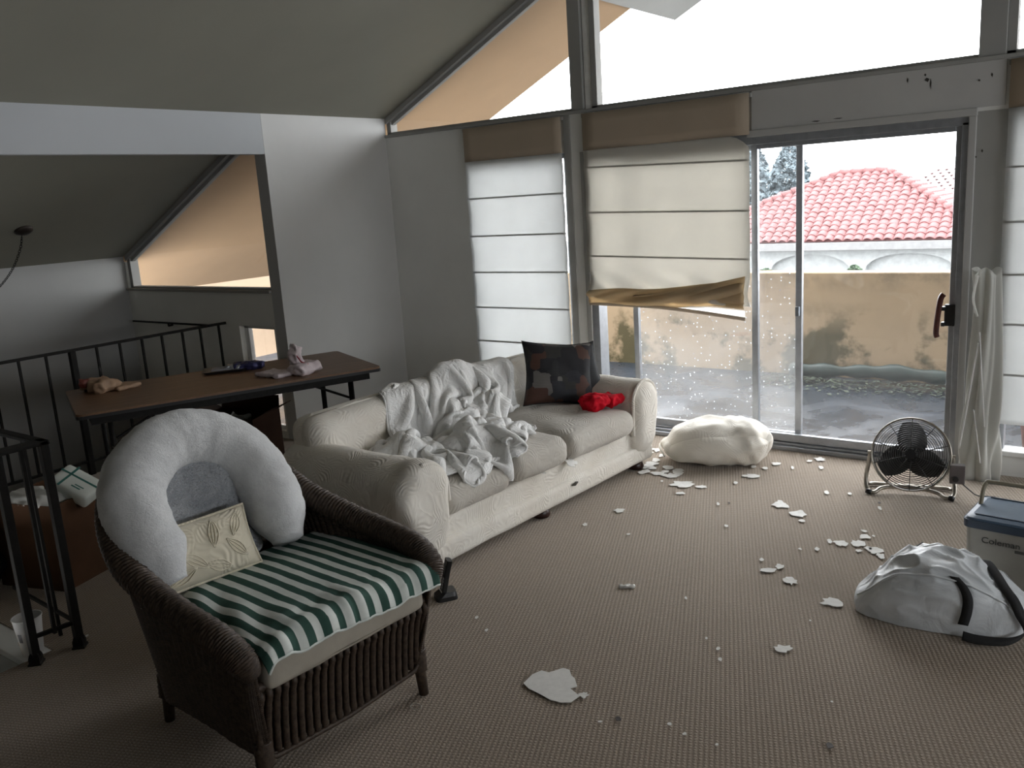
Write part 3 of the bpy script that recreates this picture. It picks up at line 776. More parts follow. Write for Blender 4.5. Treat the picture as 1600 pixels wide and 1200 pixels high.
# base contour below it
bh = [(.335, .31), (.31, .335), (.22, .35), (.10, .35), (-.02, .35), (-.13, .345), (-.22, .335), (-.29, .30), (-.335, .21), (-.35, .10), (-.352, 0)]
BASE = smooth_path([(x, -y+.02, 0) for x, y in bh]+[(x, y+.03, 0) for x, y in bh[-2::-1]], 12)
NR = len(RIM)-1
def shell(u, v, off=0):
    f_ = u*NR; i = min(int(f_), NR-1); a = f_-i
    T_ = RIM[i].lerp(RIM[i+1], a); B_ = BASE[i].lerp(BASE[i+1], a)
    # lower edge: arched between the legs
    zb = .10+.05*abs(sin(pi*u*3))**.7
    B_ = Vector((B_.x, B_.y, zb))
    bul = sin(pi*v)*.02
    p = B_.lerp(T_, v); c0 = Vector((0, .02, p.z)); d = (p-c0); d.z = 0; d.normalize()
    # sides narrow quickly under the arm roll, then fall almost straight
    k = v**1.8; q = B_.lerp(T_, k); p = Vector((q.x, q.y, p.z))
    rows = 2*pi*v*46; st = 2*pi*u*46
    w = .0038*sin(rows)*(1 if sin(st) > 0 else -1)*min(1, abs(sin(st))*2.2)+.0022*abs(cos(st))
    return p+d*(bul+w+off)
o = fixn(MB().grid(lambda u, v: shell(u, v), 276, 184).build('woven_shell', wick, chr_, smooth=True))
m_ = o.modifiers.new('s', 'SOLIDIFY'); m_.thickness = .012; m_.offset = -1
# thick braided roll along arms and back
def braid(pts, R0, n, turns, amp):
    vs = []; fs = []; prev = None; N = len(pts)
    for i, p in enumerate(pts):
        a = pts[max(i-1, 0)]; b = pts[min(i+1, N-1)]; t = (b-a).normalized()
        if prev is None: u = t.cross(Vector((0, 0, 1))).normalized()
        else: u = (prev-t*prev.dot(t)).normalized()
        prev = u; w = t.cross(u)
        for k in range(n):
            an = 2*pi*k/n; s_ = i/(N-1)
            r = (R0(s_) if callable(R0) else R0)*(1+amp*abs(sin(an*3+s_*turns)))*(1+.05*sin(s_*turns*3))
            vs.append(p+(u*cos(an)*1.0+w*sin(an))*r)
    for i in range(N-1):
        for k in range(n):
            fs.append((i*n+k, i*n+(k+1) % n, (i+1)*n+(k+1) % n, (i+1)*n+k))
    fs.append(tuple(range(n-1, -1, -1))); fs.append(tuple((N-1)*n+k for k in range(n)))
    return MB().add(vs, fs)
dense2 = smooth_path(ctrl, 64)
def r0(s_):
    return .027+.016*sst(.0, .06, min(s_, 1-s_))*(1-sst(.22, .36, min(s_, 1-s_)))
o = fixn(braid(dense2, r0, 24, 560, .085).build('rolled_rim', wick, chr_, smooth=True))
# front apron: stout ribs over a dark backing, with a rail
MB().box(.30, .325, -.30, .35, .12, .36).build('apron_panel', wick, chr_)
def rib(y, z0, z1):
    pts = smooth_path([(.335, y, z0), (.345, y, (z0*.6+z1*.4)), (.362, y, z1-.05), (.375, y, z1-.015), (.36, y, z1)], 4)
    return MB().tube(pts, [.0105+.0012*(j % 2) for j in range(len(pts))], 8)
nrib = 24
for k in range(nrib):
    y = -.315+.68*k/(nrib-1); e = abs(2*k/(nrib-1)-1)
    z0 = .105+.06*max(0, (e-.72)/.28)**1.0
    fixn(rib(y, z0, .365).build('rib', wick, chr_, smooth=True))
MB().tube([(.335, -.33, .165), (.34, -.27, .115), (.34, .02, .10), (.34, .32, .115), (.335, .375, .165)], .009, 8).build('apron_edge', wick, chr_, smooth=True)
fixn(braid(smooth_path([(.355, -.32, .372), (.37, .02, .372), (.355, .375, .372)], 30), .014, 12, 120, .25).build('seat_rail', wick, chr_, smooth=True))
for (x, y) in ((.325, -.30), (.325, .355), (-.31, -.27), (-.31, .32)):
    fixn(MB().tube([(x*.96, y*.96, .30), (x, y, .13), (x*1.02, y*1.02, 0)], [.024, .022, .018], 10).build('leg', wick, chr_, smooth=True))
    fixn(braid(smooth_path([(x, y, .18), (x*1.003, y*1.003, .10)], 10), .027, 12, 30, .15).build('leg_binding', wick, chr_, smooth=True))
# beige box cushion, striped cloth, plush pad, lumbar pillow
def seatc(o, p, nn): return o+nn*.004*frac(o, 6)
seatt = thing('seat_cushion', 'plain beige box cushion on the wicker armchair under the striped cloth', 'cushion', (-2.40, 1.71, .355), radians(-3.44))
fixn(MB().rbox((.075, .03, .066), (.32, .325, .066), .03, 14, seatc).build('cushion_body', simple('beige_cushion_cotton', (.34, .31, .26), .9, 0, .1), seatt, smooth=True))
MB().tube(smooth_path([(.38, -.28, .02), (.396, .03, .02), (.38, .34, .02)], 8), .004, 6).build('piping', simple('beige_welt', (.3, .27, .22), .9), seatt, smooth=True)
def stripe_mat():
    t = NT('green_white_striped_cotton'); c = t.co()
    uv = t.n('ShaderNodeUVMap').outputs[0]
    x = t.n('ShaderNodeSeparateXYZ', Vector=uv).outputs
    s_ = t.math('FRACT', t.math('MULTIPLY', x[1], 12.5))
    band = t.ramp(s_, [(.0, (1, 1, 1)), (.50, (1, 1, 1)), (.52, (0, 0, 0)), (.985, (0, 0, 0)), (1, (1, 1, 1))])
    n = t.noise(c, 14, 4)
    g = t.ramp(n, [(.3, (.028, .070, .056)), (.7, (.045, .10, .08))]); w = t.ramp(n, [(.3, (.60, .64, .61)), (.7, (.74, .77, .74))])
    return t.fin(t.mix(band, w, g), .85, 0, t.bump(t.noise(c, 300, 2), .25, .001), .2)
stm = stripe_mat()
str_ = thing('striped_cloth', 'green and white striped cloth spread over the armchair seat', 'cloth', (-2.40, 1.71, 0), radians(-3.44))
def cloth_fn(u, v):
    # u: back -> front (x), v: near -> far (y)
    y = -.335+.735*v; L = (.665+.032*v)*u; x0 = -.23; xf = .415
    tz = .508
    wr = .0
    sag = .016*(1-abs(2*v-1)**2)
    x = x0+L
    if x < xf-.05: z = tz+sag*sst(-.3, 0, x)
    xa = xf-.05
    if x >= xa:
        a = (x-xa)/.05
        if a < pi/2: z = tz-.05+.05*cos(a)+sag*cos(a); x = xa+.05*sin(a)
        else: z = tz-.05-(x-xa-.05*pi/2); x = xf
    puck = sst(.18, .36, x)
    fold = .0075*sin(v*58+3*noise.noise(Vector((v*6, 0, u*2))))*puck*(.4+.6*noise.noise(Vector((v*9, 2, 0))))
    # near side drops over the cushion edge and bunches
    if v < .16:
        k = (.16-v)/.16; z -= .025*k*k; y += .03*k*k
    d = .007*frac((x*1.3, y*1.3, 4), 7, 3)*(.4+puck)+.010*max(0, .3-v)/.3*sin(x*26+y*40)
    hang = 0
    p = Vector((x+fold+max(0, (tz-.03-z))*.10, y, z+fold*.5+d))
    if u > .93: p.z += .012*noise.noise(Vector((v*12, 5, 0)))
    return p
nu, nv = 70, 120
mb = MB().grid(cloth_fn, nu, nv)
o = mb.build('draped_cloth', stm, str_, smooth=True)
uvl = o.data.uv_layers.new(name='UVMap')
for lp in o.data.loops:
    i = lp.vertex_index; uvl.data[lp.index].uv = ((i//(nv+1))/nu, (i % (nv+1))/nv+.10*max(0, .25-(i % (nv+1))/nv)*0)
m_ = o.modifiers.new('s', 'SOLIDIFY'); m_.thickness = .006; m_.offset = 1
# hem border
hm = MB().tube([cloth_fn(1, k/60)+Vector((.003, 0, 0)) for k in range(61)], .005, 6)
fixn(hm.build('hem', simple('white_hem', (.62, .66, .63), .85), str_, smooth=True))
def plush_mat(nm, a, b):
    t = NT(nm); c = t.co()
    n = t.noise(c, 7, 5, .7, .8); nf = t.noise(c, 150, 4, .8, 1.0)
    cc = t.ramp(t.math('ADD', t.math('MULTIPLY', n, .75), t.math('MULTIPLY', nf, .25)), [(.38, a), (.62, b)])
    nm_ = t.bump(nf, .9, .006); nm_ = t.bump(t.noise(c, 38, 4, .7, 1.5), .5, .01, nm_)
    return t.fin(cc, 1, 0, nm_, .1, **{'Sheen Weight': .3})
pl = thing('plush_back_pad', 'white fluffy padded back cushion filling the armchair back', 'cushion', (-2.40, 1.71, 0), radians(-3.44))
arch = [(-.14, -.275, .565), (-.20, -.285, .645), (-.27, -.29, .735), (-.345, -.27, .825), (-.40, -.215, .89), (-.435, -.12, .94), (-.447, -.02, .955), (-.435, .08, .94), (-.40, .165, .885), (-.345, .205, .815), (-.27, .21, .73), (-.20, .20, .64), (-.14, .185, .56)]
ap = smooth_path(arch, 9)
rs = []
for i in range(len(ap)):
    s_ = i/(len(ap)-1); e = min(s_, 1-s_); rs.append((.055+.055*sst(0, .10, e))*(1+.008*sin(i*.7)))
mb = MB().tube(ap, rs, 28)
for i, v in enumerate(mb.v):
    p = Vector(v); c0 = min(ap, key=lambda q: (q-p).length_squared) if i % 1 == 0 else p
    d = (p-c0).normalized(); p += d*(.005*frac(p, 8, 2)+.004*frac(p, 40, 2)); mb.v[i] = tuple(p)
fl_m = plush_mat('white_plush', (.70, .71, .72), (.88, .89, .90))
o = fixn(mb.build('plush_roll', fl_m, pl, smooth=True)); 
def panel_fn(o, p, nn):
    return o+nn*(.010*frac(o, 9, 4)+.004*frac(o, 34, 2))
o = fixn(MB().rbox((0, 0, 0), (.055, .19, .23), .05, 30, panel_fn).build('centre_panel', plush_mat('grey_flattened_plush', (.30, .32, .36), (.55, .57, .60)), pl, smooth=True))
o.location = (-.36, -.04, .72); o.rotation_euler = (0, radians(-20), 0); o['label'] = 'matted blue grey centre panel'
R = random.Random(4)
def fuzz(obj, n, seed, L=.012):
    R = random.Random(seed); me = obj.data; mb = MB(); P = list(me.polygons)
    mw = Matrix.LocRotScale(obj.location, obj.rotation_euler, None)
    for k in range(n):
        f_ = R.choice(P); vs = [me.vertices[i].co for i in f_.vertices]; a, b = R.random(), R.random()
        p = vs[0].lerp(vs[1], a).lerp(vs[-1].lerp(vs[-2], a), b); d = (f_.normal+Vector((R.uniform(-1, 1), R.uniform(-1, 1), R.uniform(-1, 1)))*.7).normalized()*L*R.uniform(.6, 1.3)
        s_ = d.cross(Vector((R.uniform(-1, 1), R.uniform(-1, 1), R.uniform(-1, 1)))).normalized()*.0014
        mb.add([mw @ (p-s_-f_.normal*.003), mw @ (p+s_-f_.normal*.003), mw @ (p+d)], [(0, 1, 2)])
    return mb
bpy.context.view_layer.update()
o = fuzz(pl.children[0], 45000, 1, .013).build('plush_pile', fl_m, pl); o['kind'] = 'stuff'
# lumbar pillow
lp = thing('lumbar_pillow', 'small cream rectangular pillow embossed with leaves on the armchair', 'pillow', (0, 0, 0))
lp.location = Vector((-2.40, 1.71, .465))+Vector((.998*-.14+.06*-.16, -.06*-.14+.998*-.16, .045))
lp.rotation_euler = (radians(22), radians(0), radians(86.56+3)); lp.rotation_euler = (0, 0, 0)
lp.rotation_mode = 'XYZ'
Rm = Matrix.Rotation(radians(-3.44-4), 4, 'Z') @ Matrix.Rotation(radians(-24), 4, 'Y') @ Matrix.Rotation(radians(90), 4, 'Z')
lp.rotation_euler = Rm.to_euler()
o = weld(pillow_mesh(MB(), .44, .22, .12, 26, .05, .002, 5).build('cover', M['lumbar'], lp, smooth=True)); o.location = (0, 0, .125)
ep = [(-.22, -.110), (0, -.1045), (.22, -.110), (.211, 0), (.22, .110), (0, .1045), (-.22, .110), (-.211, 0)]
MB().tube(pillow_edge(.44, .22, .05, .125), .006, 8, closed=True).build('piping', M['lumbar'], lp, smooth=True)
lf = MB()
for (cxl, czl, an, ll) in ((-.12, .03, 80, .10), (-.03, -.03, 140, .11), (.06, .04, 75, .10), (.13, -.03, 130, .10), (-.08, -.07, 20, .11), (.05, -.07, 160, .10), (.15, .05, 60, .09), (-.17, -.02, 110, .08)):
    for off in (-1, -.33, .33, 1):
        pts = []
        for k in range(9):
            t_ = k/8; w_ = sin(pi*t_)*.018*off; a_ = radians(an)
            x = cxl+cos(a_)*(t_-.5)*ll-sin(a_)*w_; z = czl+sin(a_)*(t_-.5)*ll+cos(a_)*w_
            ea, eb = x/.22, z/.110; e = max((1-abs(ea)**2.6)*(1-abs(eb)**2.6), 0)**.5 if abs(ea) < 1 and abs(eb) < 1 else 0
            for sg in (-1,): pts.append((x, sg*(.06*e+.001), z+.125))
        lf.tube(pts, .0022, 5)
lf.build('leaf_embroidery', M['lumbar'], lp, smooth=True)
# ------------------------------------------------------------------ roman blinds
def blind(label, x0, x1, ztop, zcover, rods, zbot, mat, sag=None, y=YW-.035, cords=True):
    b = thing('roman_blind', label, 'blind', ((x0+x1)/2, y, 0), group='roman blinds on the window wall')
    w = (x1-x0)/2
    MB().box(-w-.01, w+.01, .006, .033, ztop-.03, ztop-.004).build('head_rail', M['trim'], b, bevel=.003)
    fn = lambda u, v: Vector(((2*u-1)*w, .002*sin(u*9), ztop-.003+(zcover-ztop+.003)*v))
    MB().grid(fn, 12, 4).build('heading_cloth', M['valance'], b, smooth=True, solid=.002)
    levels = [zcover]+list(rods)+[zbot]
    def fab(u, v):
        z = zcover+(zbot-zcover)*v; x = (2*u-1)*w
        yy = .003*frac((x*1.2+w*5, 0, z*1.2), 2.2, 2)
        # slight billow between rods
        for a, c in zip(levels[:-1], levels[1:]):
            if c <= z <= a: yy += .010*sin(pi*(a-z)/(a-c))
        if sag: return sag(x, yy, z, u, v)
        return Vector((x, yy-.004, z))
    nn_ = 90 if sag else 60
    o = MB().grid(fab, 30, nn_).build('fabric', mat, b, smooth=True, solid=.0012)
    for z in rods:
        pts = [fab(k/12, (z-zcover)/(zbot-zcover))+Vector((0, .0, 0)) for k in range(13)]
        fixn(MB().tube([p+Vector((0, .004, 0)) for p in pts], .0065, 8, sq=.5).build('dowel', simple('blind_dowel', (.20, .18, .13), .8) if 'dw' not in M else M['dw'], b, smooth=True))
    return b, fab
M['dw'] = simple('blind_dowel', (.20, .18, .13), .8)
blind('narrow off-white roman blind lowered behind the sofa back', -4.44, -3.535, 2.29, 2.035, (1.752, 1.462, 1.178, .898, .625), .33, M['blind'])
blind('off-white roman blind on the window right of the door, reaching low', -.71, .96, 2.29, 2.04, (1.735, 1.445, 1.16, .885, .60), .315, M['blind'])
def sag(x, yy, z, u, v):
    # hangs lower towards the right; the bottom section is slack
    y = yy-.004; dz = -.038*u*sst(2.04, 1.95, z)-.075*max(0, (u-.88)/.12)**2*sst(1.93, 2.03, z)
    k = sst(1.26, .97, z)
    y += -.045*k*abs(sin(4.2*u+6*(1.25-z)))-.034*k*sin(9*u+26*(z+u*.55))
    x = x+.035*k*(1-u)*sst(1.27, 1.15, z)
    return Vector((x, y, z+dz+.012*k*sin(u*9+2)))
b2, fab2 = blind('cream roman blind sagging over the left half of the sliding door', -3.355, -2.135, 2.29, 2.035, (1.918, 1.605, 1.296), 1.0, M['blind_stained'], sag)
# brown stained slack folds hanging at its foot
def foldfn(ph, z0, dep, th, slope):
    def fn(u, v):
        x = -.585+.01+u*(1.17)
        z = z0+(1-v)*.17*(.55+.45*u)-slope*u
        y = -.055-dep*sin(pi*v)-.018*sin(7*u+ph+6*v)-.012*sin(19*u+ph+9*v)
        return Vector((x, y, z+.010*sin(9*u+ph)))
    return fn
MB().grid(foldfn(.3, .955, .035, 0, .015), 44, 12).build('stained_fold', M['stain_cloth'], b2, smooth=True, solid=.0012)
def foldfn2(u, v):
    x = -.20+u*.80; z = 1.005-.03*u+(1-v)*(.02+.16*u**1.3); return Vector((x, -.065-.02*sin(pi*v)-.012*sin(10*u+5*v), z))
MB().grid(foldfn2, 30, 10).build('stained_fold', M['stain_cloth'], b2, smooth=True, solid=.0012)
fixn(MB().tube(smooth_path([(-.58, -.05, .955), (-.1, -.06, .945), (.25, -.05, .915), (.595, -.05, .875)], 6), .012, 8, sq=.6).build('bottom_bar', M['valance'], b2, smooth=True))
MB().quad((-.02, -.048, .97), (.595, -.048, .93), (.595, -.05, .885), (-.02, -.052, .95)).build('bottom_cloth', M['blind'], b2)
MB().tube([(-.592, .0, 1.25), (-.60, -.005, .5)], .0015, 5).build('pull_cord', M['white'], b2)
# sheer curtain bundle by the right jamb
cu = thing('sheer_curtain', 'white sheer fabric bundled upright between the door and right blind', 'curtain', (-.765, 5.36, 0))
def curf(u, v):
    a = 2*pi*u; r = (.052+.028*sst(.1, .9, v)); z = 1.19*(1-v)
    pl_ = 1+.22*sin(a*5+3*sin(v*3))+.12*sin(a*9+v*8)
    return Vector((r*cos(a)*pl_*1.1+.01*sin(v*5)+.02*v, r*.6*sin(a)*pl_, z+.02*sin(a*3)*(1-v)))
MB().grid(curf, 110, 40, cu=True).build('gathered_cloth', M['sheer'], cu, smooth=True, solid=.0012)
MB().tube(smooth_path([(-.03, -.06, 1.17), (-.045, -.08, 1.05), (-.02, -.085, .95)], 6), [.006+.0*k for k in range(13)], 6).build('tie_end', M['sheer'], cu, smooth=True)
for a, b_ in (((-.012, -.06, .80), (-.075, -.11, .20)), ((-.008, -.062, .86), (.04, -.075, .33)), ((-.02, -.06, .42), (.03, -.085, .12))):
    MB().tube(smooth_path([a, ((a[0]+b_[0])/2, a[1]-.012, (a[2]+b_[2])/2), b_], 6), .0035, 6).build('cord', M['white'], cu, smooth=True)

# ------------------------------------------------------------------ floor pillow
fp = thing('floor_pillow', 'long plump cream pillow lying on the carpet before the door', 'pillow', (-2.21, 5.06, 0), radians(31))
def fpf(o, p, nn):
    k = .5+.5*p[0]
    sw = 1-.22*abs(p[0])**3-.10*max(0, -p[0])
    o.y *= sw; o.z *= (1-.25*abs(p[0])**4)*(1-.30*max(0, -p[0])**1.3)
    if p[0] < 0: o.z -= .03*p[0]*p[0]
    o.z += .035*(1-p[0]**2)*(1 if p[2] > 0 else 0)*(1-p[1]**2)
    s_ = sin(26*o.x+9*noise.noise(Vector((o.x*3, o.y*3, 1)))+9*o.y)
    rg = (1-abs(noise.noise(Vector((o.x*11+o.z*5, o.y*3, o.z*3)))))**3; rg2 = (1-abs(noise.noise(Vector((o.x*6, o.y*5+4, o.z*9)))))**3
    o = o+nn*(.022*(rg-.5)*sst(-.5, .5, p[0])+.016*(rg2-.5)+.012*frac(o, 5, 3)+.010*s_*sst(-.2, .8, p[0])*(.5+.5*noise.noise(Vector((o.x*7, 0, o.z*7)))))
    o.y += .05*p[0]*p[0]*(1 if p[0] < 0 else 0); o.z = max(o.z, -.125)
    return o
o = fixn(MB().rbox((0, 0, .125), (.345, .215, .125), .125, 34, fpf).build('pillow_body', M['floorpillow'], fp, smooth=True, sub=1))
sm_ = MB().tube(smooth_path([(-.34, -.09, .07), (-.362, -.02, .10), (-.36, .06, .11), (-.33, .13, .09)], 5), [.006]*16, 6)
sm_.build('end_seam', M['floorpillow'], fp, smooth=True)

# ------------------------------------------------------------------ fan
fan = thing('floor_fan', 'black and chrome wire floor fan on a tube stand', 'fan', (-1.03, 4.95, 0), radians(12))
tilt = radians(-16)                                       # face (-Y) looks up a little
Rf = Matrix.Translation((0, 0, .225)) @ Matrix.Rotation(tilt, 4, 'X')
def F(p): return Rf @ Vector(p)
gm = simple('dark_grille_wire', (.055, .055, .055), .35, .7, .1, 40)
RR = .198
mb = MB()
for k in range(17):
    r = .022+(RR-.022)*k/16; y = -.055-.028*(1-(r/RR)**2)
    mb.tube([F((r*cos(a*pi/24), y, r*sin(a*pi/24))) for a in range(48)], .0020, 5, closed=True)
for k in range(9):
    r = .05+(RR-.05)*k/8; y = .055+.02*(1-(r/RR)**2)
    mb.tube([F((r*cos(a*pi/20), y, r*sin(a*pi/20))) for a in range(40)], .0013, 4, closed=True)
o = mb.build('grille', gm, fan, smooth=True)
mb = MB()
for k in range(10):
    a = 2*pi*k/10+.3
    mb.tube([F((rr_*cos(a), -.0575-.028*(1-(rr_/RR)**2), rr_*sin(a))) for rr_ in (.02, .08, .14, RR)], .002, 5)
    mb.tube([F((rr_*cos(a), .057+.02*(1-(rr_/RR)**2), rr_*sin(a))) for rr_ in (.03, .1, RR)], .002, 5)
    mb.tube([F((RR*cos(a), -.056, RR*sin(a))), F(((RR+.004)*cos(a), 0, (RR+.004)*sin(a))), F((RR*cos(a), .056, RR*sin(a)))], .002, 5)
mb.build('grille_spokes', gm, fan, smooth=True)
for y in (-.056, 0, .056):
    fixn(MB().tube([F((RR*cos(a*pi/30), y, RR*sin(a*pi/30))) for a in range(60)], .0042, 8, closed=True).build('rim_ring', M['chrome'] if y else gm, fan, smooth=True))
hub = fixn(MB().tube([F((0, -.045, 0)), F((0, -.04, 0)), F((0, .0, 0)), F((0, .05, 0))], [.02, .036, .036, .05], 24).build('hub', M['black'], fan, smooth=True))
MB().tube([F((0, -.087, 0)), F((0, -.080, 0))], .026, 24).build('badge', M['black'], fan)
blm = simple('black_fan_blade', (.018, .018, .018), .45)
for k in range(3):
    a0 = pi/2-.20+k*2*pi/3
    def bf(u, v):
        r = .03+.148*u; w_ = (.030+.060*sin(pi*min(1, u*.80+.14))); an = a0+(v-.5)*2*w_/max(r, .045)*.95+.25*u
        return F((r*cos(an), .02-.055*(v-.5)*(1-.3*u), r*sin(an)))
    fixn(MB().grid(bf, 12, 8).build('blade', blm, fan, smooth=True, solid=.0015))
# tube stand: a bent U running from one side, along the carpet, to the other
zr = .013
sp = smooth_path([(-RR-.008, .0, .225), (-RR-.018, -.005, .15), (-RR-.028, -.015, .075), (-RR-.018, -.05, .022), (-RR+.02, -.065, zr), (-.14, -.03, .030), (-.05, .0, .036), (.05, .0, .032), (.14, -.03, .022), (RR-.02, -.075, zr), (RR+.018, -.06, .022), (RR+.022, -.015, .075), (RR+.014, 0, .15), (RR+.008, 0, .225)], 7)
fixn(MB().tube(sp, .0115, 12).build('tube_stand', M['chrome'], fan, smooth=True))
sp = smooth_path([(-RR-.027, -.01, .07), (-RR-.02, .06, .02), (-RR+.03, .09, zr), (0, .085, zr), (RR-.03, .09, zr), (RR+.018, .06, .02), (RR+.022, -.01, .07)], 7)
fixn(MB().tube(sp, .0105, 12).build('rear_tube', M['chrome'], fan, smooth=True))
for x, y in ((-RR-.012, -.058), (RR+.006, -.075)):
    MB().tube([(x-.012, y, .018), (x+.016, y-.006, .011)], .0145, 10).build('rubber_foot', M['black'], fan, smooth=True)
for sx in (-1, 1):
    MB().tube([(sx*(RR-.004), 0, .225), (sx*(RR+.022), 0, .225)], .010, 10).build('pivot_knob', M['chrome'], fan)
sw = MB().cbox((RR+.030, -.060, .150), (.037, .024, .052)).build('switch_box', simple('dark_grey_switch_box', (.11, .095, .095), .4), fan, bevel=.005)
MB().tube([(RR+.022, -.084, .128), (RR+.022, -.096, .128)], .015, 14).build('dial', M['black'], sw)
cpts = smooth_path([(RR+.05, -.05, .10), (RR+.10, -.02, .045), (RR+.14, .02, .008), (RR+.22, .02, .006), (RR+.30, -.06, .006), (RR+.42, -.04, .006)], 8)
fixn(MB().tube(cpts, .0035, 6).build('power_cord', M['black'], fan, smooth=True))

# ------------------------------------------------------------------ cooler
co = thing('cool_box', 'pale cool box with a dark blue lid and tan carry handle', 'cooler', (-.58, 3.84, 0), radians(-6))
def taper(z): return 1-.06*(1-z/.30)
tanp = simple('greyed_tan_plastic', (.33, .31, .27), .55, 0, .08)
blu = simple('dark_slate_blue_plastic', (.022, .04, .07), .4, 0, .15)
WX, WY, ZB = .56, .30, .285
mb = MB(); f_ = .95
def rr2(x0, x1, y0, y1, r, n=5):
    P = []
    for (cx_, cy_, a0) in ((x1-r, y1-r, 0), (x0+r, y1-r, 90), (x0+r, y0+r, 180), (x1-r, y0+r, 270)):
        for k in range(n+1):
            a = radians(a0+90*k/n); P.append((cx_+r*cos(a), cy_+r*sin(a)))
    return P
def loft(mb, secs):
    n = len(secs[0][0]); vs = [(x, y, z) for P, z in secs for x, y in P]; fs = []
    for i in range(len(secs)-1):
        for k in range(n): fs.append((i*n+k, i*n+(k+1) % n, (i+1)*n+(k+1) % n, (i+1)*n+k))
    fs.append(tuple(range(n-1, -1, -1))); fs.append(tuple((len(secs)-1)*n+k for k in range(n)))
    return mb.add(vs, fs)
fixn(loft(MB(), [(rr2(.015, WX-.015, .012, WY-.012, .03), 0), (rr2(.005, WX-.005, .004, WY-.004, .03), .12), (rr2(0, WX, 0, WY, .03), ZB)]).build('body', tanp, co))
lid = fixn(loft(MB(), [(rr2(-.008, WX+.008, -.008, WY+.008, .03), ZB-.002), (rr2(-.010, WX+.010, -.010, WY+.010, .03), ZB+.032)]).build('lid', blu, co))
fixn(loft(MB(), [(rr2(-.006, WX+.006, -.006, WY+.006, .03), ZB+.0325), (rr2(0, WX, 0, WY, .03), ZB+.040), (rr2(.02, WX-.02, .02, WY-.02, .03), ZB+.046)]).build('lid_top', simple('slate_blue_lid_top', (.09, .14, .21), .45), lid))
MB().box(.03, WX-.03, .03, .036, ZB+.046, ZB+.050).box(.03, WX-.03, WY-.036, WY-.03, ZB+.046, ZB+.050).build('lid_ridge', blu, lid)
hpth = smooth_path([(.016, WY/2, ZB-.02), (.014, WY/2+.03, ZB+.06), (.02, WY/2+.06, ZB+.125), (.06, WY/2+.065, ZB+.135), (.3, WY/2+.065, ZB+.135), (.50, WY/2+.065, ZB+.135), (.54, WY/2+.06, ZB+.12), (.545, WY/2+.03, ZB+.06), (.545, WY/2, ZB-.02)], 5)
fixn(MB().tube(hpth, .009, 8, sq=.7).build('handle', simple('tan_handle_plastic', (.30, .27, .20), .5), co, smooth=True))
def text(body, size, loc, rot, mat, parent, name='lettering', ext=.0006, sx=1):
    cu_ = bpy.data.curves.new(name, 'FONT'); cu_.body = body; cu_.size = size; cu_.extrude = ext
    o = bpy.data.objects.new(name, cu_); link(o, parent); o.location = loc; o.rotation_euler = rot; o.scale = (sx, 1, 1)
    o.data.materials.append(mat); return o
cl_ = text('Coleman', .036, (.065, -.0015, .225), (radians(90), 0, radians(0)), simple('dark_print', (.05, .05, .045), .6), co, sx=1.1)
bpy.context.view_layer.update(); me_ = bpy.data.meshes.new_from_object(cl_.evaluated_get(bpy.context.evaluated_depsgraph_get())); o = bpy.data.objects.new('lettering', me_); link(o, co); o.location = cl_.location; o.rotation_euler = cl_.rotation_euler; o.scale = cl_.scale; bpy.data.objects.remove(cl_)
MB().box(.19, .27, -.002, .001, .205, .216).build('badge_bar', simple('dark_print_bar', (.09, .085, .075), .6), co)

# ------------------------------------------------------------------ white zipped bag with black straps
bagm = NT('white_coated_nylon'); c_ = bagm.co()
bagm = bagm.fin(bagm.ramp(bagm.noise(c_, 4, 4), [(.3, (.58, .61, .64)), (.7, (.72, .75, .78))]), .38, 0, bagm.bump(bagm.noise(c_, 8, 4, .5, 1.2), .5, .02), .5)
bag = thing('white_bag', 'white nylon zipped bag with black straps slumped on the carpet', 'bag', (-.615, 3.55, 0), radians(2))
def bagp(u, v, off=0):
    # u along length 0..1 (x), v round the section 0..1 from front bottom over the top to the back bottom
    x = -.315+.63*u
    e = sin(pi*min(1, max(0, u)))**.42
    hgt = (.13+.125*sst(0, .30, u)-.045*sst(.55, 1, u))*(.30+.70*e)
    dep = .185*(.50+.50*e)*(1-.10*u)
    a = pi*v
    cy = -cos(a); sy = sin(a)
    y = dep*(abs(cy)**.75)*(1 if cy > 0 else -1); z = hgt*(sy**.62)
    p = Vector((x*(1-.06*(1-sy)), y+.02*u, z))
    nrm = Vector((0, cy, sy+.2)).normalized()
    q = p*1.0
    cr = (1-abs(noise.noise(Vector((q.x*3.6+q.y*3, q.y*10, q.z*8+3)))))**3; cr2 = (1-abs(noise.noise(Vector((q.x*8+5, q.y*19, q.z*14)))))**4
    top = sst(.2, .55, v)
    d = (.040*(cr-.55)*top+.020*(cr2-.5)*(.35+.65*top)+.006*frac(q, 7, 2))*e
    p = p+nrm*(d+off)
    p.z = max(p.z, .003)
    return p
o = fixn(MB().grid(lambda u, v: bagp(u, v), 130, 100).build('bag_body', bagm, bag, smooth=True))
bv = [bagp(k/80, j) for j in (0, 1) for k in range(81)]
nb = MB().add([tuple(v) for v in bv], [(k, k+1, 81+k+1, 81+k) for k in range(80)]).build('bag_base', bagm, bag)
MB().tube([bagp(.03+.94*k/50, .27, .002) for k in range(51)], .0045, 6).build('front_seam', bagm, bag, smooth=True)
MB().tube([bagp(.03+.9*k/50, .70, .002) for k in range(51)], .0035, 6).build('zip', simple('grey_zip_tape', (.3, .31, .32), .5), bag, smooth=True)
strapm = simple('black_webbing', (.012, .012, .013), .8, 0, .2, 40, .5, 300)
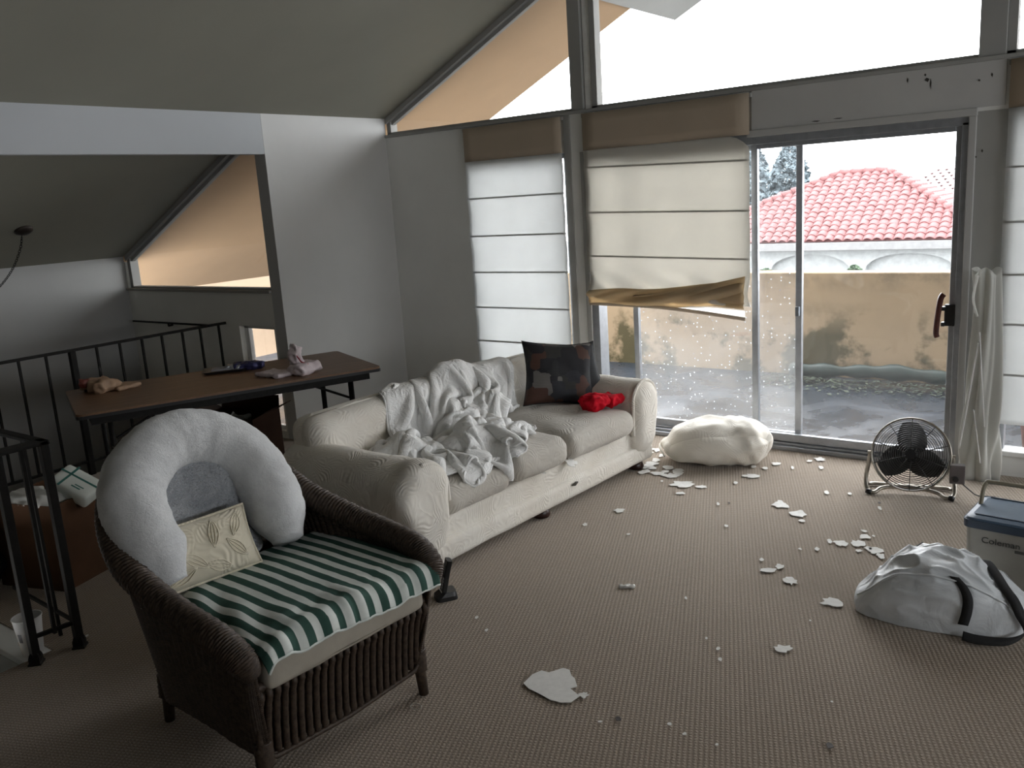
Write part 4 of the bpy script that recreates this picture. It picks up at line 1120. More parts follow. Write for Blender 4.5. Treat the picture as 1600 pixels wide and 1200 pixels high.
def strap(path, w, nm='strap'):
    P = smooth_path([p for p, _ in path], 6); D = smooth_path([d for _, d in path], 6); vs = []; fs = []
    for p, d in zip(P, D):
        d = d.normalized()*w/2; vs += [p-d, p+d]
    for i in range(len(P)-1): fs.append((2*i, 2*i+1, 2*i+3, 2*i+2))
    return MB().add(vs, fs).build(nm, strapm, bag, smooth=True, solid=.004)
X = Vector((1, 0, 0))
strap([(bagp(.60, .30, .006), X), (bagp(.655, .24, .007), X), (bagp(.69, .17, .009), X), (bagp(.695, .09, .012), X), (bagp(.68, .03, .012), X)], .036)
strap([(bagp(.68, .74, .006), X), (bagp(.73, .63, .008), X), (bagp(.79, .52, .010), X), (bagp(.86, .42, .014), X+Vector((0, .3, 0))), (bagp(.92, .32, .022), X+Vector((0, .8, .2))), (bagp(.965, .22, .03), X+Vector((0, .8, .4))), (Vector((.315, -.10, .055)), Vector((.6, .5, .6))), (Vector((.265, -.165, .030)), Vector((.2, 1, .5))), (Vector((.17, -.188, .022)), Vector((0, 1, .6))), (Vector((.11, -.186, .024)), Vector((0, 1, .6)))], .038)

# ------------------------------------------------------------------ railings
def railing_main():
    r = thing('stair_railing', 'long black iron railing along the stairwell behind the folding table', 'railing', (-6.05, 3.3, 0))
    y0, y1 = -1.0, .99
    MB().box(-.012, .012, -2.8, y1, .892, .912).build('top_rail', M['iron'], r, bevel=.003)
    MB().box(-.010, .010, -2.8, y1, .088, .106).build('bottom_rail', M['iron'], r, bevel=.002)
    ys = [2.06, 2.24, 2.415, 2.589, 2.769, 3.127, 3.301, 3.476, 3.639, 3.814, 3.973, 4.143]
    for y in ys: MB().box(-.0075, .0075, y-3.3-.0075, y-3.3+.0075, .10, .895).build('baluster', M['iron'], r)
    MB().box(-.02, .02, 2.948-3.3-.02, 2.948-3.3+.02, 0, .895).build('post', M['iron'], r, bevel=.003)
    MB().box(-.010, .010, .97, .99, 0, .895).build('post', M['iron'], r)
railing_main()
r = thing('stair_railing', 'near black iron railing corner with flanged posts at the stair opening', 'railing', (-3.585, 1.48, 0))
for (x, y) in ((-.015, -.085), (.01, .085)):
    p_ = MB().box(x-.016, x+.016, y-.016, y+.016, 0, .90).build('post', M['iron'], r, bevel=.002)
    MB().lathe([(.036, 0), (.036, .006), (.030, .012), (.030, .030), (.024, .046), (.018, .05)], (x, y, 0), 4, cap=True).build('flange', M['iron'], p_)
MB().tube([(-.015, -.085, .115), (.01, .085, .115)], .011, 4).build('bottom_rail', M['iron'], r)
MB().box(-.035, .03, -.12, .10, .895, .913).build('top_rail', M['iron'], r, bevel=.004)
MB().box(-.95, .03, .065, .105, .895, .913).build('top_rail', M['iron'], r, bevel=.004)
MB().box(-.95, -.035, -.12, -.08, .895, .913).build('top_rail', M['iron'], r, bevel=.004)
MB().tube([(.0, .0, .10), (.0, .0, .895)], .010, 4).build('baluster', M['iron'], r)
MB().tube([(.01, .085, .115), (-.62, .115, .115)], .009, 4).build('bottom_rail', M['iron'], r)
for x in (-.17,): MB().tube([(x, .092, .0 if x == -.17 else .11), (x, .085, .895)], .009, 4).build('baluster', M['iron'], r)
# handrail on the stair gable wall
r = thing('wall_handrail', 'thin dark handrail on a wall bracket under the stairwell window', 'handrail', (-6.8, 4.17, .87))
MB().tube([(-.55, 0, .012), (.60, 0, .012)], .008, 8).build('rail', M['iron'], r, smooth=True)
MB().tube([(0, .04, -.01), (0, .0, -.012), (0, 0, .006)], .009, 8).build('bracket', M['iron'], r)
# ceiling canopy with hanging chain
ca = thing('ceiling_canopy', 'dark round ceiling canopy with a swagged chain over the stairs', 'ceiling fitting', (-6.802, 3.12, 1.742), rot=(0, -math.atan(SL), 0))
fixn(MB().lathe([(.01, -.035), (.03, -.034), (.06, -.018), (.066, -.004), (.066, .0)], n=24).build('canopy', simple('dark_bronze', (.03, .022, .018), .5, .5), ca, smooth=True))
bpy.context.view_layer.update()
pth = smooth_path([(-6.80, 3.10, 1.71), (-6.83, 3.09, 1.62), (-6.92, 3.07, 1.50), (-7.03, 3.05, 1.405), (-7.20, 3.03, 1.31), (-7.3, 3.0, 1.27)], 10)
mi_ = ca.matrix_world.inverted(); mb = MB()
tot = 0; last = pth[0]; k = 0
acc = [pth[0]]
for p in pth[1:]:
    while (p-acc[-1]).length > .021: acc.append(acc[-1]+(p-acc[-1]).normalized()*.021)
for k in range(len(acc)-1):
    a, b_ = acc[k], acc[k+1]; t_ = (b_-a).normalized(); s_ = t_.cross(Vector((0, 1, 0)) if k % 2 else Vector((.3, .2, 1))).normalized(); c0 = (a+b_)/2
    mb.tube([mi_ @ (c0+t_*.015*cos(q*pi/4)+s_*.008*sin(q*pi/4)) for q in range(8)], .0022, 4, closed=True)
mb.build('chain', M['iron'], ca)

# ------------------------------------------------------------------ folding table and what lies on it
tb = thing('folding_table', 'long brown wood-top folding table with black edge behind the sofa', 'table', (-3.94, 3.84, 0), math.atan2(-.919, -.395))
# local x along the length (towards the camera side), local y to the right of it
TL, TW, TH = 1.76, .84, .75
tw_ = NT('brown_woodgrain_laminate'); c_ = tw_.co('Object', (1, 9, 1))
g_ = tw_.noise(c_, 5, 6, .65, .6)
tw_ = tw_.fin(tw_.ramp(g_, [(.3, (.105, .055, .028)), (.7, (.20, .11, .06))]), .42, 0, None, .4)
P_ = rr2(0, TL, -TW, 0, .03)
fixn(MB().prism(P_, TH-.012, TH, 'z').build('tabletop', tw_, tb))
fixn(MB().prism(rr2(-.003, TL+.003, -TW-.003, .003, .03), TH-.030, TH-.0121, 'z').build('edge_band', M['black'], tb))
ap_ = MB().box(.07, TL-.07, -.05, -.035, TH-.075, TH-.03).box(.07, TL-.07, -TW+.035, -TW+.05, TH-.075, TH-.03).box(.07, .085, -TW+.05, -.05, TH-.075, TH-.03).box(TL-.085, TL-.07, -TW+.05, -.05, TH-.075, TH-.03)
ap_.build('apron', M['iron'], tb)
for x, dx in ((.17, 1), (TL-.17, -1)):
    for y in (-.10, -TW+.10):
        for e_ in (0, .045):
            MB().tube([(x+e_*dx*0, y-e_ if y > -.4 else y+e_, TH-.04), (x, y-e_ if y > -.4 else y+e_, 0)], .011, 8).build('leg', M['iron'], tb, smooth=True)
    MB().tube([(x, -.10, .12), (x, -TW+.10, .12)], .009, 6).build('cross_bar', M['iron'], tb)
    MB().tube([(x+dx*.02, -.12, TH-.19), (x+dx*.30, -.12, TH-.05)], .008, 6).build('brace', M['iron'], tb)
    MB().tube([(x+dx*.02, -TW+.12, TH-.19), (x+dx*.30, -TW+.12, TH-.05)], .008, 6).build('brace', M['iron'], tb)
def sheet_bag(name, label, cat, loc, parts, mat, extra=None):
    t_ = thing(name, label, cat, loc)
    for nm, c0, h, amp, sc, sd in parts:
        fixn(lump(nm, c0, h, amp, sc, mat, sd, 22).build(nm, mat, t_, smooth=True))
    return t_
tanbag = simple('tan_crinkled_paper', (.34, .22, .14), .6, 0, .2, 20)
a_ = sheet_bag('tan_bag', 'crumpled tan plastic bag at the left end of the folding table', 'bag', (-5.17, 2.66, .75), (('bag_body', (0, 0, .035), (.11, .08, .036), .03, 14, 3), ('bag_flap', (.09, .10, .014), (.06, .08, .014), .012, 16, 5)), tanbag)
fixn(lump('k', (-.05, -.07, .06), (.03, .035, .028), .018, 20, None, 7, 14).build('red_snack_packet', simple('dull_red_foil', (.16, .04, .03), .4), a_, smooth=True))
wb = simple('white_pink_plastic_bag', (.60, .52, .54), .45, 0, .1, 12)
a_ = sheet_bag('white_plastic_bag', 'knotted white carrier bag with red print at the table right end', 'bag', (-4.27, 3.50, .75), (('bag_body', (0, 0, .035), (.075, .09, .036), .022, 15, 3),), wb)
fixn(lump('t', (-.06, -.01, .11), (.042, .036, .07), .035, 17, None, 11, 18).build('knotted_top', wb, a_, smooth=True))
fixn(lump('t', (-.14, -.12, .013), (.11, .07, .014), .016, 14, None, 12, 18).build('flat_tail', wb, a_, smooth=True))
MB().tube(smooth_path([(-.03, -.035, .125), (.0, -.035, .10), (.03, -.04, .08), (.065, -.02, .065)], 5), .006, 6, sq=.4).build('red_print', simple('red_bag_print', (.5, .06, .09), .5), a_, smooth=True)
# black tray with a blue packet and papers
a_ = thing('black_tray', 'flat black tray holding papers on the folding table', 'tray', (-4.90, 3.36, .75), radians(52))
fixn(loft(MB(), [(rr2(-.12, .12, -.085, .085, .02), 0.001), (rr2(-.14, .14, -.10, .10, .03), .018)]).build('tray_body', M['black'], a_))
MB().box(-.08, .04, -.06, .05, .018, .024).build('paper', simple('grey_paper', (.30, .30, .33), .7), a_)
a2 = thing('snack_packet', 'crumpled blue and silver packet beside the black tray', 'packet', (-4.80, 3.47, .75), radians(50))
fixn(lump('p', (0, 0, .022), (.10, .05, .022), .02, 22, None, 4, 20).build('packet_body', simple('dark_blue_foil', (.05, .05, .14), .3, .4, .4, 14), a2, smooth=True))
fixn(lump('p', (-.09, .0, .02), (.05, .05, .018), .018, 24, None, 5, 16).build('torn_end', simple('silver_foil', (.35, .36, .38), .3, .6), a2, smooth=True))

# ------------------------------------------------------------------ cartons, black bag, cup, phone
kraft = simple('brown_cardboard', (.085, .045, .026), .85, 0, .15, 5, .3, 90, .1)
dkraft = simple('dark_brown_cardboard', (.045, .024, .016), .85, 0, .15, 5, .3, 90, .1)
def carton(name, label, loc, rz, w, d, h, mat, flaps):
    t_ = thing(name, label, 'box', loc, rz); th = .005
    MB().box(0, w, 0, th, 0, h).box(0, w, d-th, d, 0, h).box(0, th, th, d-th, 0, h).box(w-th, w, th, d-th, 0, h).box(th, w-th, th, d-th, 0, .006).build('carton_body', mat, t_)
    for (a, b, dirv, L) in flaps:
        a = Vector(a); b = Vector(b); dv = Vector(dirv).normalized()*L
        MB().quad(a, b, b+dv, a+dv).build('flap', mat, t_, solid=.005)
    return t_
# local origin = near right corner K; x runs away to the left of the picture
c1 = carton('cardboard_box', 'brown cardboard box behind the near railing, filled with papers', (-4.187, 1.819, 0), math.atan2(-.30, -.954), .42, .36, .44, kraft, ())
# d must run towards (-.3,.954): with rz as above local +y = (.30,-.954) -> mirror below
for ch in c1.children:
    for v in ch.data.vertices: v.co.y = -v.co.y
    ch.data.flip_normals()
MB().box(.02, .40, -.34, -.02, .36, .375).build('packed_paper', simple('packed_grey_paper', (.25, .25, .26), .8), c1)
pk = thing('tissue_pack', 'white and green printed pack tilted on top of the cardboard box', 'packet', (-4.30, 2.00, .44), 0)
pk.rotation_euler = (radians(18), radians(28), radians(25))
pkm = simple('pale_green_white_wrap', (.62, .66, .62), .4, 0, .05, 8)
fixn(MB().rbox((0, 0, .045), (.11, .075, .04), .02, 8).build('pack_body', pkm, pk, smooth=True))
gm2 = simple('teal_green_print', (.03, .14, .12), .5)
MB().box(-.055, -.043, -.077, .077, .0855, .0862).box(-.105, .105, .012, .022, .0855, .0862).build('green_bands', gm2, pk)
MB().box(.0, .05, -.045, -.038, .0855, .0862).box(.01, .06, -.03, -.024, .0855, .0862).build('printed_lines', gm2, pk)
pp = thing('crumpled_paper', 'white crumpled papers lying in the cardboard box', 'paper', (-4.40, 1.86, .40), radians(15))
fixn(lump('w', (0, 0, .035), (.14, .09, .035), .035, 11, None, 6, 22).build('paper_wad', simple('white_paper', (.62, .62, .60), .7), pp, smooth=True))
c2 = carton('cardboard_box', 'tall dark brown carton with an open flap under the folding table', (-5.10, 3.20, 0), math.atan2(.36, .93), .45, .34, .44, dkraft,
            (((0, .34, .44), (.45, .34, .44), (0, .12, 1), .085), ((.45, 0, .44), (.45, .34, .44), (.9, 0, .45), .11), ((0, 0, .44), (0, .34, .44), (-.9, 0, .4), .10)))
cr = thing('crumpled_wrapper', 'pale torn wrapper on the rim of the dark carton', 'wrapper', (-4.90, 3.33, .40), .4)
fixn(lump('w', (0, 0, .025), (.13, .09, .022), .03, 14, None, 9, 20).build('wrapper_wad', simple('grey_green_plastic', (.16, .18, .16), .5), cr, smooth=True))
MB().tube([(.05, -.05, .05), (.075, -.07, .075), (.09, -.06, .095)], [.010, .006, .009], 6, sq=.4).build('pale_tip', M['white'], cr)
bb = thing('black_sack', 'black plastic sack slumped behind the near railing', 'bag', (-4.72, 1.56, 0))
fixn(lump('s', (0, 0, .24), (.25, .16, .235), .07, 5, None, 3, 30, .15).build('sack_body', simple('black_polythene', (.010, .012, .013), .32, 0, .2, 10, .4, 14, .5), bb, smooth=True))
fixn(lump('s', (.05, 0, .50), (.07, .06, .06), .03, 14, None, 4, 16).build('sack_neck', simple('black_polythene_neck', (.012, .014, .016), .3), bb, smooth=True))
cup = thing('paper_cup', 'tall white paper cup with orange mark by the railing post', 'cup', (-3.745, 1.505, -.004))
cup.location = (-3.715, 1.435, -.004)
cm = simple('white_paper_cup', (.66, .66, .65), .5, 0, .04, 10)
fixn(MB().lathe([(.041, 0), (.041, .003), (.057, .165), (.0555, .166), (.039, .006), (.0, .006)], n=32, cap=False).build('cup_body', cm, cup, smooth=True))
fixn(MB().tube([(.057*cos(a*pi/16), .057*sin(a*pi/16), .166) for a in range(32)], .003, 6, closed=True).build('cup_rim', cm, cup, smooth=True))
def wrapq(a0, a1, z0, z1, mat, name):
    def fn(u, v):
        a = a0+(a1-a0)*u; z = z0+(z1-z0)*v; r = .041+.016*z/.165+.0008; return Vector((r*cos(a), r*sin(a), z))
    return MB().grid(fn, 6, 2).build(name, mat, cup)
org = simple('orange_cup_print', (.55, .20, .04), .5); drk = simple('dark_cup_print', (.05, .045, .05), .5)
wrapq(radians(-38), radians(-8), .078, .112, org, 'orange_mark'); wrapq(radians(-78), radians(-58), .070, .110, drk, 'dark_mark'); wrapq(radians(-140), radians(-110), .045, .062, org, 'yellow_band')
sm_ = thing('cordless_phone', 'black cordless phone standing in its cradle beside the sofa corner', 'telephone', (-2.49, 2.69, 0), radians(-35))
base_ = fixn(loft(MB(), [(rr2(-.045, .045, -.05, .05, .02), 0), (rr2(-.043, .043, -.048, .048, .02), .018), (rr2(-.036, .036, -.02, .044, .015), .036)]).build('cradle', M['black'], sm_))
def hs(mb):
    secs = []
    for k in range(9):
        t_ = k/8; w_ = .024+.003*cos(t_*6); secs.append((rr2(-w_, w_, -.013, .012, .008, 3), t_*.165))
    return loft(mb, secs)
hd = fixn(hs(MB()).build('handset', M['black'], sm_)); hd.location = (0, -.012, .018); hd.rotation_euler = (radians(-14), 0, 0)
MB().box(-.016, .016, -.0142, -.0125, .10, .135).build('display', simple('dark_grey_screen', (.06, .07, .07), .2), hd)
kb = MB()
for i in range(3):
    for j in range(4): kb.cbox((-.012+.012*i, -.0140, .035+.014*j), (.0042, .0014, .0042))
kb.build('keypad', simple('grey_keys', (.25, .25, .26), .5), hd)
MB().box(-.02, .02, -.0148, -.012, .006, .018).build('silver_trim', simple('silver_trim', (.6, .6, .62), .3, .5), hd)

# ------------------------------------------------------------------ plaster flakes on the carpet
CH = [ # px, py world via floor; x, y, w, d, label
]
def flake(x, y, w, d, label, seed, ang=0, group=None, mat=None, z=0, n=16, name='plaster_flake', cat='paint flake', poly=None, curl=.3):
    R = random.Random(seed); pts = []
    if poly: pts = poly; n = len(pts)
    else:
        for k in range(n):
            a = 2*pi*k/n+R.uniform(-.12, .12); r = 1+R.uniform(-.38, .22); pts.append((cos(a)*r*w/2, sin(a)*r*d/2))
    ca_, sa_ = cos(ang), sin(ang); pts = [(p[0]*ca_-p[1]*sa_, p[0]*sa_+p[1]*ca_) for p in pts]
    t = .0018 if w > .03 else .0014; vs = []; m = max(w, d)
    for zz in (0, 1):
        vs.append((0, 0, .001+t*zz))
        for (px, py) in pts:
            lift = curl*m*.06*(R.random() if zz == 0 else 0)
            vs.append((px, py, .001+t*zz))
    # curl the rim up a little
    for k in range(n):
        l_ = curl*.10*m*max(0, noise.noise(Vector((pts[k][0]*30+seed, pts[k][1]*30, 0)))); 
        vs[1+k] = (vs[1+k][0], vs[1+k][1], vs[1+k][2]+l_); vs[n+2+k] = (vs[n+2+k][0], vs[n+2+k][1], vs[n+2+k][2]+l_)
    fs = []
    for k in range(n):
        k2 = (k+1) % n
        fs.append((0, 1+k2, 1+k)); fs.append((n+1, n+2+k, n+2+k2)); fs.append((1+k, 1+k2, n+2+k2, n+2+k))
    o = MB().add(vs, fs).build(name, mat or M['flake'], loc=(x, y, z+.004))
    return tag(o, label, cat, group)
M['flake'] = simple('white_plaster_flake', (.72, .71, .68), .8, 0, .06, 40)
cm_ = cam_o.matrix_world
def floor_at(px, py, z=0):
    d = cm_.to_3x3() @ Vector(((px-800)/1358, -(py-600)/1358, -1)); t_ = (z-H)/d.z; return Vector((0, 0, H))+d*t_
def fw(px, py, w, h, label, seed, **kw):
    p = floor_at(px, py, .004); a = floor_at(px-w/2, py, .004); b = floor_at(px+w/2, py, .004); c = floor_at(px, py-h/2, .004); d = floor_at(px, py+h/2, .004)
    return flake(p.x, p.y, (b-a).length, (c-d).length, label, seed, ang=math.atan2((b-a).y, (b-a).x), **kw)
# the big one in front: outline on the floor
bp = [(818, 1070), (832, 1056), (846, 1050), (858, 1053), (880, 1046), (890, 1049), (893, 1058), (898, 1062), (902, 1075), (891, 1078), (906, 1090), (892, 1100), (876, 1100), (860, 1096), (842, 1086), (826, 1078)]
c0 = floor_at(864, 1074); pl_ = [((floor_at(*q)-c0).x, (floor_at(*q)-c0).y) for q in bp]
flake(c0.x, c0.y, .2, .15, 'largest white plaster flake with torn edge in the foreground', 1, poly=pl_, curl=.0)
fw(912, 1087, 16, 10, 'small rolled flake touching the largest foreground flake', 2, curl=.8)
big = [(1224, 1014, 34, 11, 'narrow crinkled plaster flake in the right foreground'), (1300, 942, 34, 15, 'flat white plaster flake just left of the white bag'),
 (1235, 908, 21, 12, 'rounded plaster flake below the pair in mid carpet'), (1200, 891, 26, 7, 'long thin flake, left of the pair in mid carpet'), (1218, 886, 14, 8, 'short pointed flake, right of the pair in mid carpet'),
 (1220, 789, 28, 12, 'bright plaster flake between floor pillow and fan, nearer pillow'), (1247, 803, 24, 11, 'ragged plaster flake just right of the bright flake below the door'), (1253, 814, 9, 5, 'little chip under the ragged flake below the door'),
 (1314, 849, 22, 9, 'plaster flake left of the cluster behind the white bag'), (1296, 846, 7, 8, 'leftmost small chip beside the cluster behind the white bag'), (1340, 850, 24, 10, 'widest flake of the cluster behind the white bag'),
 (1350, 839, 18, 8, 'upper curled flake of the cluster behind the white bag'), (1350, 830, 9, 4, 'topmost small chip of the cluster behind the white bag'), (1357, 857, 15, 6, 'middle flake of the cluster behind the white bag'),
 (1368, 861, 22, 10, 'right flake of the cluster behind the white bag'), (1342, 861, 11, 4, 'lowest small chip of the cluster behind the white bag'), (1376, 869, 14, 8, 'flake of the cluster closest to the white bag'),
 (1066, 757, 38, 11, 'largest flake in front of the floor pillow'), (1097, 761, 18, 5, 'thin flake right of the largest one by the pillow'), (1063, 771, 16, 4, 'thin flake nearest the camera in front of the pillow'),
 (1175, 744, 28, 6, 'long thin flake right of the floor pillow front'), (1281, 718, 18, 6, 'bright flake close to the door track'), (1265, 721, 9, 4, 'small chip left of the bright flake by the door track'),
 (1283, 731, 8, 5, 'small chip in front of the bright flake by the door track'), (1213, 725, 15, 5, 'flake at the right end of the floor pillow'), (1177, 730, 9, 4, 'left chip of two in front of the pillow right end'), (1195, 732, 8, 4, 'right chip of two in front of the pillow right end'),
 (968, 798, 17, 7, 'oval flake on the open carpet in front of the sofa middle'), (1135, 822, 7, 4, 'lone small chip in the middle of the carpet'), (914, 820, 8, 5, 'small chip near the sofa middle foot')]
for i, (px, py, w, h, lb) in enumerate(big): fw(px, py, w, h, lb, 10+i, curl=.5)
R = random.Random(21)
for k in range(22):
    px = R.uniform(1004, 1062); py = R.uniform(703, 741)+ (px-1030)*.12
    if px > 1035 and py < 728: py = R.uniform(733, 745)
    fw(px, py, R.uniform(8, 22), R.uniform(3.5, 7), 'plaster flake in the litter between the sofa end and floor pillow', 60+k, group='flakes between sofa and pillow', curl=.6, n=11)
for i, (px, py) in enumerate(((1104, 998), (1122, 1014), (1125, 1031), (1266, 970), (1120, 1164), (1300, 1097), (1238, 731), (1277, 858), (1250, 858), (1149, 755), (982, 835), (1122, 788), (1292, 770), (1328, 772), (1375, 795), (745, 965), (760, 985), (1072, 935), (938, 1128), (1046, 1132), (1070, 1147), (136, 994), (1190, 875), (1365, 838), (1034, 752))):
    fw(px, py, R.uniform(4.5, 8), R.uniform(3, 6), 'tiny white plaster crumb on the open carpet', 120+i, group='tiny crumbs on the carpet', curl=.8, n=8, name='plaster_crumb', cat='crumb')
dk = simple('dark_crumb', (.03, .022, .018), .7)
for i, (px, py, s_, lb) in enumerate(((1296, 1165, 13, 'round dark brown nut-like bit at the bottom right of the carpet'), (966, 1124, 9, 'small dark scrap in the foreground below the largest flake'), (1139, 786, 4, 'dark speck in the carpet middle, front of the pillow'), (1374, 786, 4, 'dark speck on the carpet in front of the fan'))):
    fw(px, py, s_, s_*.8, lb, 300+i, mat=dk, curl=1, n=9, name='dark_scrap', cat='crumb')
# crumpled clear tape
ct = thing('clear_tape_scrap', 'crumpled clear plastic tape scrap on the carpet right of the phone', 'litter', tuple(floor_at(980, 918)), radians(30))
fixn(lump('t', (0, 0, .006), (.035, .014, .006), .008, 30, None, 5, 12).build('tape', simple('milky_tape', (.5, .49, .46), .25), ct, smooth=True))
# flakes on the sofa ledge
q = SW(1.12, -.018, .0)
o = flake(0, 0, .085, .06, 'torn plaster flake caught on the sofa front ledge under the middle cushion', 400, n=20, curl=.3); o.location = SW(1.10, -.012, .268); o.rotation_euler = (radians(-48), 0, SRZ+radians(8)); o.rotation_euler = (radians(35), 0, SRZ)
o = flake(0, 0, .025, .018, 'small plaster chip on the sofa ledge left of the torn flake', 401, n=10, curl=.5); o.location = SW(.86, -.012, .276); o.rotation_euler = (0, 0, .3)
# wire loop near the chair leg
p = floor_at(650, 1106); lw = thing('wire_loop', 'thin pale wire loop on the carpet by the armchair front leg', 'litter', (p.x, p.y, .004))
fixn(MB().tube([(.022*cos(a*pi/10), .016*sin(a*pi/10), .001+.001*sin(a)) for a in range(19)], .0013, 5).build('wire', simple('pale_wire', (.4, .38, .34), .4), lw, smooth=True))

# ------------------------------------------------------------------ duvet: a cloth dropped on the sofa by a small position-based solver
import numpy as np
from mathutils.bvhtree import BVHTree
def sofa_height():
    dg = bpy.context.evaluated_depsgraph_get(); inv = sofa.matrix_world.inverted(); trees = []
    for ch in sofa.children:
        if ch.name.split('.')[0] not in ('base', 'skirt_band', 'backrest', 'seat_cushion', 'armrest'): continue
        me = bpy.data.meshes.new_from_object(ch.evaluated_get(dg)); me.transform(inv @ ch.matrix_world)
        trees.append(BVHTree.FromPolygons([v.co for v in me.vertices], [p.vertices for p in me.polygons])); bpy.data.meshes.remove(me)
    ss = np.arange(-.5, 2.3, .015); tt = np.arange(-.4, 1.3, .015); Hh = np.zeros((len(ss), len(tt))); dn = Vector((0, 0, -1))
    for i, s_ in enumerate(ss):
        for j, t_ in enumerate(tt):
            for b in trees:
                r = b.ray_cast(Vector((s_, t_, 3)), dn)
                if r[0] is not None and r[0].z > Hh[i, j]: Hh[i, j] = r[0].z
    for _ in range(1): Hh = (Hh+np.roll(Hh, 1, 0)+np.roll(Hh, -1, 0)+np.roll(Hh, 1, 1)+np.roll(Hh, -1, 1))/5
    return Hh
def drape(start, NU, NV, WU, WV, Hh, steps, iters, bend, rs, th, fric):
    Gs = np.gradient(Hh, .015, axis=0); Gt = np.gradient(Hh, .015, axis=1)
    def samp(A, s, t):
        x = np.clip((s+.5)/.015, 0, A.shape[0]-2); y = np.clip((t+.4)/.015, 0, A.shape[1]-2); i = x.astype(int); j = y.astype(int); a = x-i; b = y-j
        return A[i, j]*(1-a)*(1-b)+A[i+1, j]*a*(1-b)+A[i, j+1]*(1-a)*b+A[i+1, j+1]*a*b
    dx = WU/NU; dy = WV/NV
    U, V = np.meshgrid(np.linspace(0, 1, NU+1), np.linspace(0, 1, NV+1), indexing='ij')
    X = start(U, V); Vel = np.zeros_like(X); dt = 1/90.; N = (NU+1)*(NV+1); gi, gj = np.divmod(np.arange(N), NV+1)
    def dist(X, di, dj, L, k, comp):
        n, m = X.shape[:2]
        for par in range(2):
            if di > 0:
                idx = np.arange(0, n-di); idx = idx[(idx//di) % 2 == par]; j0 = max(0, -dj); j1 = m-max(0, dj)
                ia = (idx[:, None], np.arange(j0, j1)[None]); ib = ((idx+di)[:, None], np.arange(j0+dj, j1+dj)[None])
            else:
                idx = np.arange(0, m-dj); idx = idx[(idx//dj) % 2 == par]
                ia = (slice(None), idx); ib = (slice(None), idx+dj)
            d = X[ib]-X[ia]; l = np.sqrt((d*d).sum(-1, keepdims=True))+1e-9; e = l-L; e = np.where(e < 0, e*comp, e); c = d/l*e*.5*k
            X[ia] += c; X[ib] -= c
    offs = [(a, b, d) for a in (-1, 0, 1) for b in (-1, 0, 1) for d in (-1, 0, 1) if (a, b, d) >= (0, 0, 0)]
    def selfc(X, r):
        P = X.reshape(-1, 3); c = np.floor(P/r).astype(np.int64)+1000; key = (c[:, 0]*4001+c[:, 1])*4001+c[:, 2]
        o = np.argsort(key, kind='stable'); ks = key[o]; corr = np.zeros_like(P); cnt = np.zeros(N)
        for a, b, d in offs:
            k2 = key+(a*4001+b)*4001+d; lo = np.searchsorted(ks, k2, 'left'); hi = np.searchsorted(ks, k2, 'right')
            for q in range(min(int((hi-lo).max()), 6)):
                i = np.nonzero(lo+q < hi)[0]; j = o[lo[i]+q]
                if (a, b, d) == (0, 0, 0): mm = j > i; i = i[mm]; j = j[mm]
                mm = (abs(gi[i]-gi[j]) > 2) | (abs(gj[i]-gj[j]) > 2); i = i[mm]; j = j[mm]
                dv = P[j]-P[i]; l = np.sqrt((dv*dv).sum(1))+1e-9; mm = l < r; i = i[mm]; j = j[mm]; dv = dv[mm]; l = l[mm]
                w = (dv/l[:, None])*((r-l)*.5)[:, None]
                for ax in range(3): corr[:, ax] += np.bincount(j, w[:, ax], N)-np.bincount(i, w[:, ax], N)
                cnt += np.bincount(i, minlength=N)+np.bincount(j, minlength=N)
        P += corr/np.maximum(cnt, 1)[:, None]*.9
    for st_ in range(steps):
        Vel[..., 2] -= 9.8*dt; Vel *= .975
        old = X.copy(); X = X+Vel*dt; dgl = np.hypot(dx, dy)
        for it in range(iters):
            dist(X, 1, 0, dx, .95, .5); dist(X, 0, 1, dy, .95, .5)
            dist(X, 1, 1, dgl, .4, .2); dist(X, 1, -1, dgl, .4, .2)
            dist(X, 2, 0, 2*dx, bend, .8); dist(X, 0, 2, 2*dy, bend, .8)
            if it % 2 == 0: dist(X, 4, 0, 4*dx, bend*.6, .8); dist(X, 0, 4, 4*dy, bend*.6, .8)
        if st_ % 2 == 0: selfc(X, rs)
        h = samp(Hh, X[..., 0], X[..., 1])+th; pen = h-X[..., 2]; m = pen > 0
        gs = np.clip(samp(Gs, X[..., 0], X[..., 1]), -3, 3); gt = np.clip(samp(Gt, X[..., 0], X[..., 1]), -3, 3)
        n = np.stack([-gs, -gt, np.ones_like(gs)], -1); n /= np.sqrt((n*n).sum(-1, keepdims=True))
        X = np.where(m[..., None], X+n*np.minimum(pen/(1/n[..., 2]), .03)[..., None], X)
        mv = X-old; tang = mv-n*(mv*n).sum(-1, keepdims=True)
        X = np.where((pen > -.004)[..., None], X-tang*fric, X)
        Vel = (X-old)/dt; sp = np.sqrt((Vel*Vel).sum(-1, keepdims=True)); Vel *= np.minimum(1, 3/(sp+1e-9))
    return X.reshape(-1, 3)
DN, DM = 116, 104
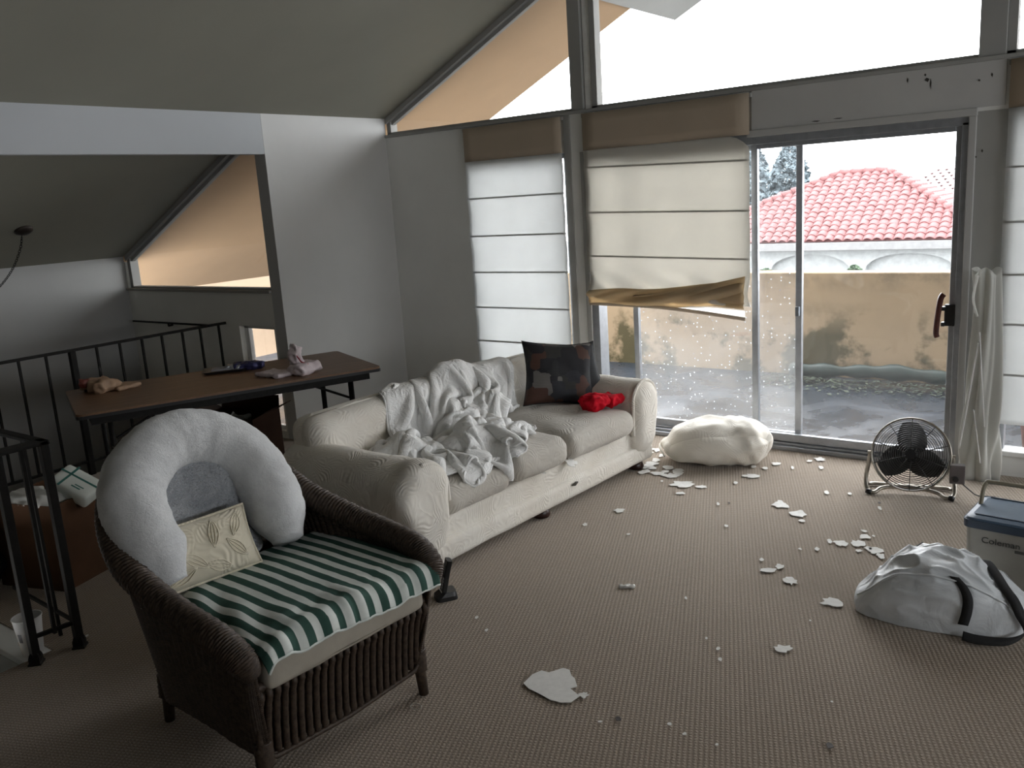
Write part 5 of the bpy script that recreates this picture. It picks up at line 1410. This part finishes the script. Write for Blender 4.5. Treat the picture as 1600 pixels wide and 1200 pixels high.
def heaped(Hh):
    # the bundled middle of the duvet lifts its outer layer above back and seat
    ss = np.arange(-.5, 2.3, .015)[:, None]; tt = np.arange(-.4, 1.3, .015)[None]
    for cs, ct, rs_, rt, top in ((1.02, .80, .30, .17, .80), (.66, .33, .24, .20, .53), (1.10, .56, .16, .14, .62), (.33, .50, .18, .16, .56), (.82, .62, .2, .14, .62)):
        q = ((ss-cs)/rs_)**2+((tt-ct)/rt)**2; Hh = np.maximum(Hh, np.where(q < 1, top*(1-q*.35)*(q < 1), 0)*(1+.03*np.sin(ss*31+tt*17)*np.sin(tt*37)))
    for _ in range(4): Hh = (Hh+np.roll(Hh, 1, 0)+np.roll(Hh, -1, 0)+np.roll(Hh, 1, 1)+np.roll(Hh, -1, 1))/5
    return Hh
def duvet_start(u, v):
    a = u-.5; b = v-.5
    s = .79+a*.80+.06*np.sin(v*9+1)+.72*b
    t = .56+b*.76+.05*np.sin(u*8)
    z = 1.0+.30*np.clip(b, 0, 1)+.10*np.sin(u*34+3*np.sin(v*5))*(.7+.3*np.sin(v*7))+.11*np.sin(v*31+2*np.sin(u*9))+.04*np.sin(u*13+v*17)
    return np.stack([s, t, z], -1)
_P = drape(duvet_start, DN, DM, 2.3, 2.1, heaped(sofa_height()), 130, 6, .10, .026, .018, .88)
dv = thing('duvet', 'white crumpled duvet heaped over the sofa back and left cushions', 'duvet', SA, SRZ)
_f = [(i*(DM+1)+j, (i+1)*(DM+1)+j, (i+1)*(DM+1)+j+1, i*(DM+1)+j+1) for i in range(DN) for j in range(DM)]
o = MB().add([tuple(p) for p in _P], _f).build('duvet_cloth', M['duvet'], dv, smooth=True)
m_ = o.modifiers.new('s', 'SOLIDIFY'); m_.thickness = .020; m_.offset = 0; m_.use_rim = True
m_ = o.modifiers.new('d', 'SUBSURF'); m_.levels = 1; m_.render_levels = 1
e_ = [i*(DM+1) for i in range(DN+1)]+[DN*(DM+1)+j for j in range(1, DM+1)]+[i*(DM+1)+DM for i in range(DN-1, -1, -1)]+[j for j in range(DM-1, 0, -1)]
MB().tube([tuple(_P[i]) for i in e_], .0075, 6, closed=True).build('duvet_hem', M['duvet'], dv, smooth=True)
